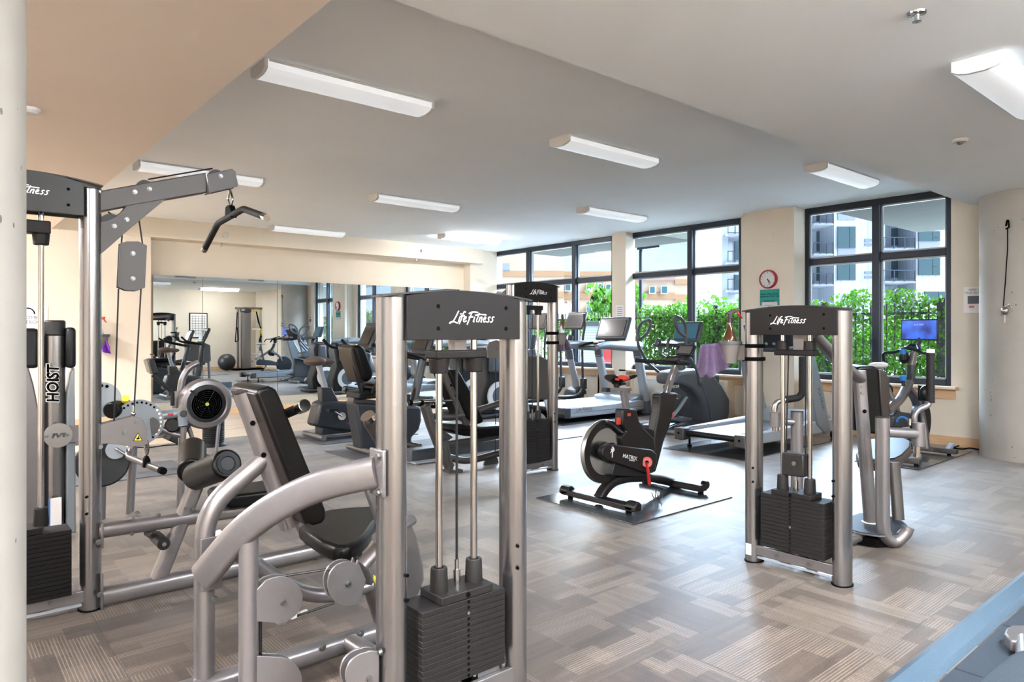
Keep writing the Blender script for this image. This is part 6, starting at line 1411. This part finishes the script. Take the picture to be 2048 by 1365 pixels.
part('lever_tube', MB().cyl(G(318, 832, .03), G(358, 827, .03), .036, seg=22), M['tmill'], gm); part('lever_label', MB().box(G(341, 830, -.006), (.04, .002, .02)), M['red'], gm)
part('lever_joint', MB().tube([G(363, 822), G(366, 852)], .033, .02, up=(0, 1, 0)), M['tmill'], gm); part('joint_knob', MB().cyl(G(367, 828, -.02), G(367, 828, -.05), .026), M['plastic'], gm, bev=.004)
part('roller_pad', MB().cyl(G(345, 851, .02), G(345, 851, .3), .055, seg=24), M['vinyl'], gm, bev=.01)
part('lower_tube', MB().tube([G(320, 858, .05), G(345, 868, .05), G(364, 872, .05)], .022), M['silver'], gm); part('vertical_tube', MB().tube([G(365, 856, .05), G(364, 905, .05), (G(364, 905).x, yG+.05, .0)], .028), M['silver'], gm)
part('frame_leg', MB().tube([G(266, 890, .1), G(266, 905, .1), (G(266, 905).x, yG+.1, .0)], .028), M['silver'], gm)
part('frame_beam', MB().tube([G(205, 878, .05), G(266, 885, .05), G(322, 862, .05)], .03), M['silver'], gm)
part('frame_leg', MB().tube([G(205, 878, .06), (G(205, 878).x, yG+.06, 0)], .03), M['silver'], gm)
part('yellow_knob', MB().cyl(G(251, 802, .05), G(251, 797, .02), .026), M['yellow'], gm)
part('back_plate', MB().cyl(G(203, 800, .1), G(203, 800, .07), .125, seg=36), M['tmill'], gm)
for k in range(10): a_ = radians(-30+20*k); p = G(203, 800, .07)+V((cos(a_)*.1, -.001, sin(a_)*.1)); part('disc_hole', MB().cyl(p, p+V((0, -.001, 0)), .012, seg=10), M['dark'], gm)
part('thigh_pad', MB().cyl(G(222, 822, .0), G(250, 812, .15), .06, seg=24), M['vinyl'], gm, bev=.01)
part('weight_disc', MB().cyl(G(205, 925, -.02), G(205, 925, -.07), .17, seg=40), M['plastic'], gm, bev=.01) ; part('disc_hub', MB().cyl(G(232, 900, -.08), G(232, 900, -.11), .065, seg=28), M['tmill'], gm)
part('pivot_tube', MB().tube([G(232, 898, -.10), G(255, 912, -.25)], .012), M['chrome'], gm)
# ---- rowing machine
yW = 7.4; Wf = lambda u, v, o=0.: PY(u, v, yW+o)
rw_ = thing('rowing_machine', 'rowing machine with round silver fan cage and raised monitor arm', 'rowing machine', (1.9, yW, .01))
fc = Wf(411, 808); RW = .256
part('fan_housing', MB().lathe([(.155, -.05), (.20, -.075), (.235, -.065), (RW, -.02), (RW, .06), (.05, .09)], fc, (0, -1, 0), 56), M['silver'], rw_) if False else None
part('fan_housing', MB().lathe([(.10, -.09), (RW, -.06), (RW, .02), (.238, .055), (.20, .062), (.18, .05), (.17, .02), (.17, -.04)], fc, (0, -1, 0), 56, caps=False), M['silver'], rw_)
part('cage_ring', MB().lathe([(.185, .045), (.185, .056), (.15, .060), (.15, .045)], fc, (0, -1, 0), 56), M['plastic'], rw_)
part('fan_back', MB().cyl(fc+V((0, -.010, 0)), fc+V((0, -.012, 0)), .172, seg=40), M['dark'], rw_)
m = MB()
for r in (.03, .05, .07, .09, .11, .13): m.tube([fc+V((r*cos(k*pi/16), -.055, r*sin(k*pi/16))) for k in range(32)], .0016, closed=True, seg=5)
for k in range(8): a_ = k*pi/4+.3; m.cyl(fc+V((.02*cos(a_), -.055, .02*sin(a_))), fc+V((.15*cos(a_), -.055, .15*sin(a_))), .0018, seg=5)
part('cage_mesh', m, M['plastic'], rw_); part('fan_badge', MB().cyl(fc+V((0, -.056, 0)), fc+V((0, -.062, 0)), .018), mat('badge', (.45, .5, .05), .5), rw_)
part('vent_lever', MB().bar(fc+V((-.10, -.064, .10)), fc+V((-.16, -.064, .145)), .012, .02), M['plastic'], rw_)
part('main_tube', MB().tube([Wf(360, 830, .12), Wf(360, 785, .12), Wf(365, 755, .12), Wf(378, 735, .12), Wf(397, 726, .12)], .033, fil=.08), M['silver'], rw_); part('tube_knob', MB().cyl(Wf(397, 737, .08), Wf(397, 737, .04), .022), M['plastic'], rw_)
part('mount_plate', MB().box(Wf(350, 800, .06), (.055, .02, .17)), M['silver'], rw_, bev=.003)
part('monitor_arm', MB().tube([Wf(345, 812, .02), Wf(345, 785, .02), Wf(320, 764, .02), Wf(306, 750, .02)], .013, .02, fil=.02), M['plastic'], rw_)
part('monitor', MB().box(Wf(303, 733, .0), (.05, .17, .15), Matrix.Rotation(radians(-15), 3, 'Y')), M['plastic'], rw_, bev=.01); part('monitor_back', MB().box(Wf(296, 733, -.0), (.02, .15, .13), Matrix.Rotation(radians(-15), 3, 'Y')), M['silverd'], rw_, bev=.004)
part('phone_clip', MB().tube([Wf(303, 718), Wf(308, 710), Wf(300, 709)], .008, fil=.01), M['bark'], rw_)
for a, b in (((374, 845), (398, 893)), ((438, 845), (428, 912))): part('front_leg', MB().tube([Wf(*a, -.02), V((Wf(*b).x, yW-.05, .02))], .014, .022), M['silver'], rw_)
part('foot_bar', MB().cyl((Wf(428, 912).x, yW-.3, .03), (Wf(428, 912).x, yW+.3, .03), .022), M['plastic'], rw_); part('foot_cap', MB().cyl((Wf(428, 912).x, yW-.3, .03), (Wf(428, 912).x, yW-.31, .03), .03), M['plastic'], rw_)
x0_ = Wf(370, 860).x
part('rail', MB().box(((x0_-1.9)/2-.0, yW, .33), (x0_+1.7, .07, .06)), M['silver'], rw_, bev=.004); part('rear_leg', MB().box((-1.55, yW, .16), (.05, .35, .30)), M['plastic'], rw_, bev=.01)
part('seat', MB().box((.2, yW, .40), (.3, .3, .06)), M['plastic'], rw_, bev=.02); part('foot_stretcher', MB().box((x0_-.1, yW, .36), (.12, .4, .22), Matrix.Rotation(radians(30), 3, 'Y')), M['plastic'], rw_, bev=.01)
part('frame_web', MB().tube([(x0_-.1, yW, .33), Wf(360, 828, .1)], .05, .03), M['silver'], rw_)
# ---- ribbed black bin
bp = PZ(427, 892, 0); pr = [(.145, 0), (.145, .012), (.125, .03)]
for k in range(14): pr += [(.118, .04+k*.026), (.122, .048+k*.026), (.122, .058+k*.026), (.118, .062+k*.026)]
solo('ribbed_bin', MB().lathe(pr+[(.12, .42), (.11, .43)], bp, UP, 40), M['plastic'], 'black ribbed cylindrical bin with a flared foot behind the rowing fan', 'bin')
# floor cables
t = solo('power_cable', MB().tube([PZ(u, v, .008) for u, v in [(270, 895), (300, 896), (330, 891), (358, 890)]], .006, seg=6, fil=.1), M['dark'], 'thin black cable along the floor behind the pulley handle', 'cable', 'floor cables')
t = solo('power_cable', MB().tube([PZ(u, v, .012) for u, v in [(1850, 882), (1868, 885), (1910, 883), (1922, 890), (1905, 897), (1925, 899), (1940, 896), (1958, 900)]], .008, seg=6, fil=.08), M['dark'], 'looped black power cable on the floor before the right baseboard', 'cable', 'floor cables')
# ================================================================ BEHIND THE VIEWER (seen in the mirror)
yT = -1.5; T = lambda u, v, y=yT: MY(u, v, y)
ft = thing('cable_trainer', 'upright cable trainer frame with wall bars against the back wall, seen in the mirror', 'cable trainer', (T(505, 740).x, yT, 0))
for u in (475.5, 544): part('post', MB().box((T(u, 680).x, yT, T(u, 616).z/2), (.07, .07, T(u, 616).z)), M['silver'], ft, bev=.005)
part('top_bar', MB().cyl(T(470, 617), T(548, 618), .04), M['silver'], ft)
xx = T(491, 680).x; part('weight_column', MB().tube([(xx, yT, 0), (xx, yT, T(491, 622).z)], .12, .17, up=(1, 0, 0), sq=.7), M['silver'], ft); part('column_top', MB().ball((xx, yT, T(491, 622).z), (.2, .16, .12)), M['silverd'], ft)
for v in (659, 709): part('rung', MB().cyl(T(502, v), T(544, v), .03), M['label'], ft)
part('base', MB().box((T(505, 740).x, yT, .03), (abs(T(470, 740).x-T(548, 740).x), .5, .06)), M['dark'], ft)
for u in (474, 541): part('hanging_cable', MB().tube([T(u, 625, yT+.1), T(u-2, 660, yT+.1), T(u-4, 685, yT+.1), T(u+2, 682, yT+.1), T(u, 655, yT+.1)], .018, fil=.1, seg=8), M['dark'], ft)
tx = thing('suspension_straps', 'black and yellow suspension straps hanging from the cable trainer bar, seen in the mirror', 'straps', T(515, 650))
part('strap', MB().tube([T(511, 620), T(516, 645), T(527, 668)], .03, .01), M['dark'], tx); part('strap', MB().tube([T(512, 620), T(520, 655), T(521, 685)], .03, .01), M['dark'], tx)
part('yellow_anchor', MB().box(T(511, 620), (.16, .06, .14)), M['yellow'], tx, bev=.01); part('yellow_band', MB().box(T(521, 664), (.08, .05, .16)), M['yellow'], tx)
part('loop', MB().tube([T(521, 672), T(518, 684), T(522, 689), T(526, 680), T(522, 672)], .02, fil=.05), M['dark'], tx)
q = T(453, 727, -1.3); solo('exercise_ball', MB().ball((q.x, -1.3, .30), .29, 36, 20), M['plasticd'], 'shiny black exercise ball near the back wall, seen in the mirror', 'ball')
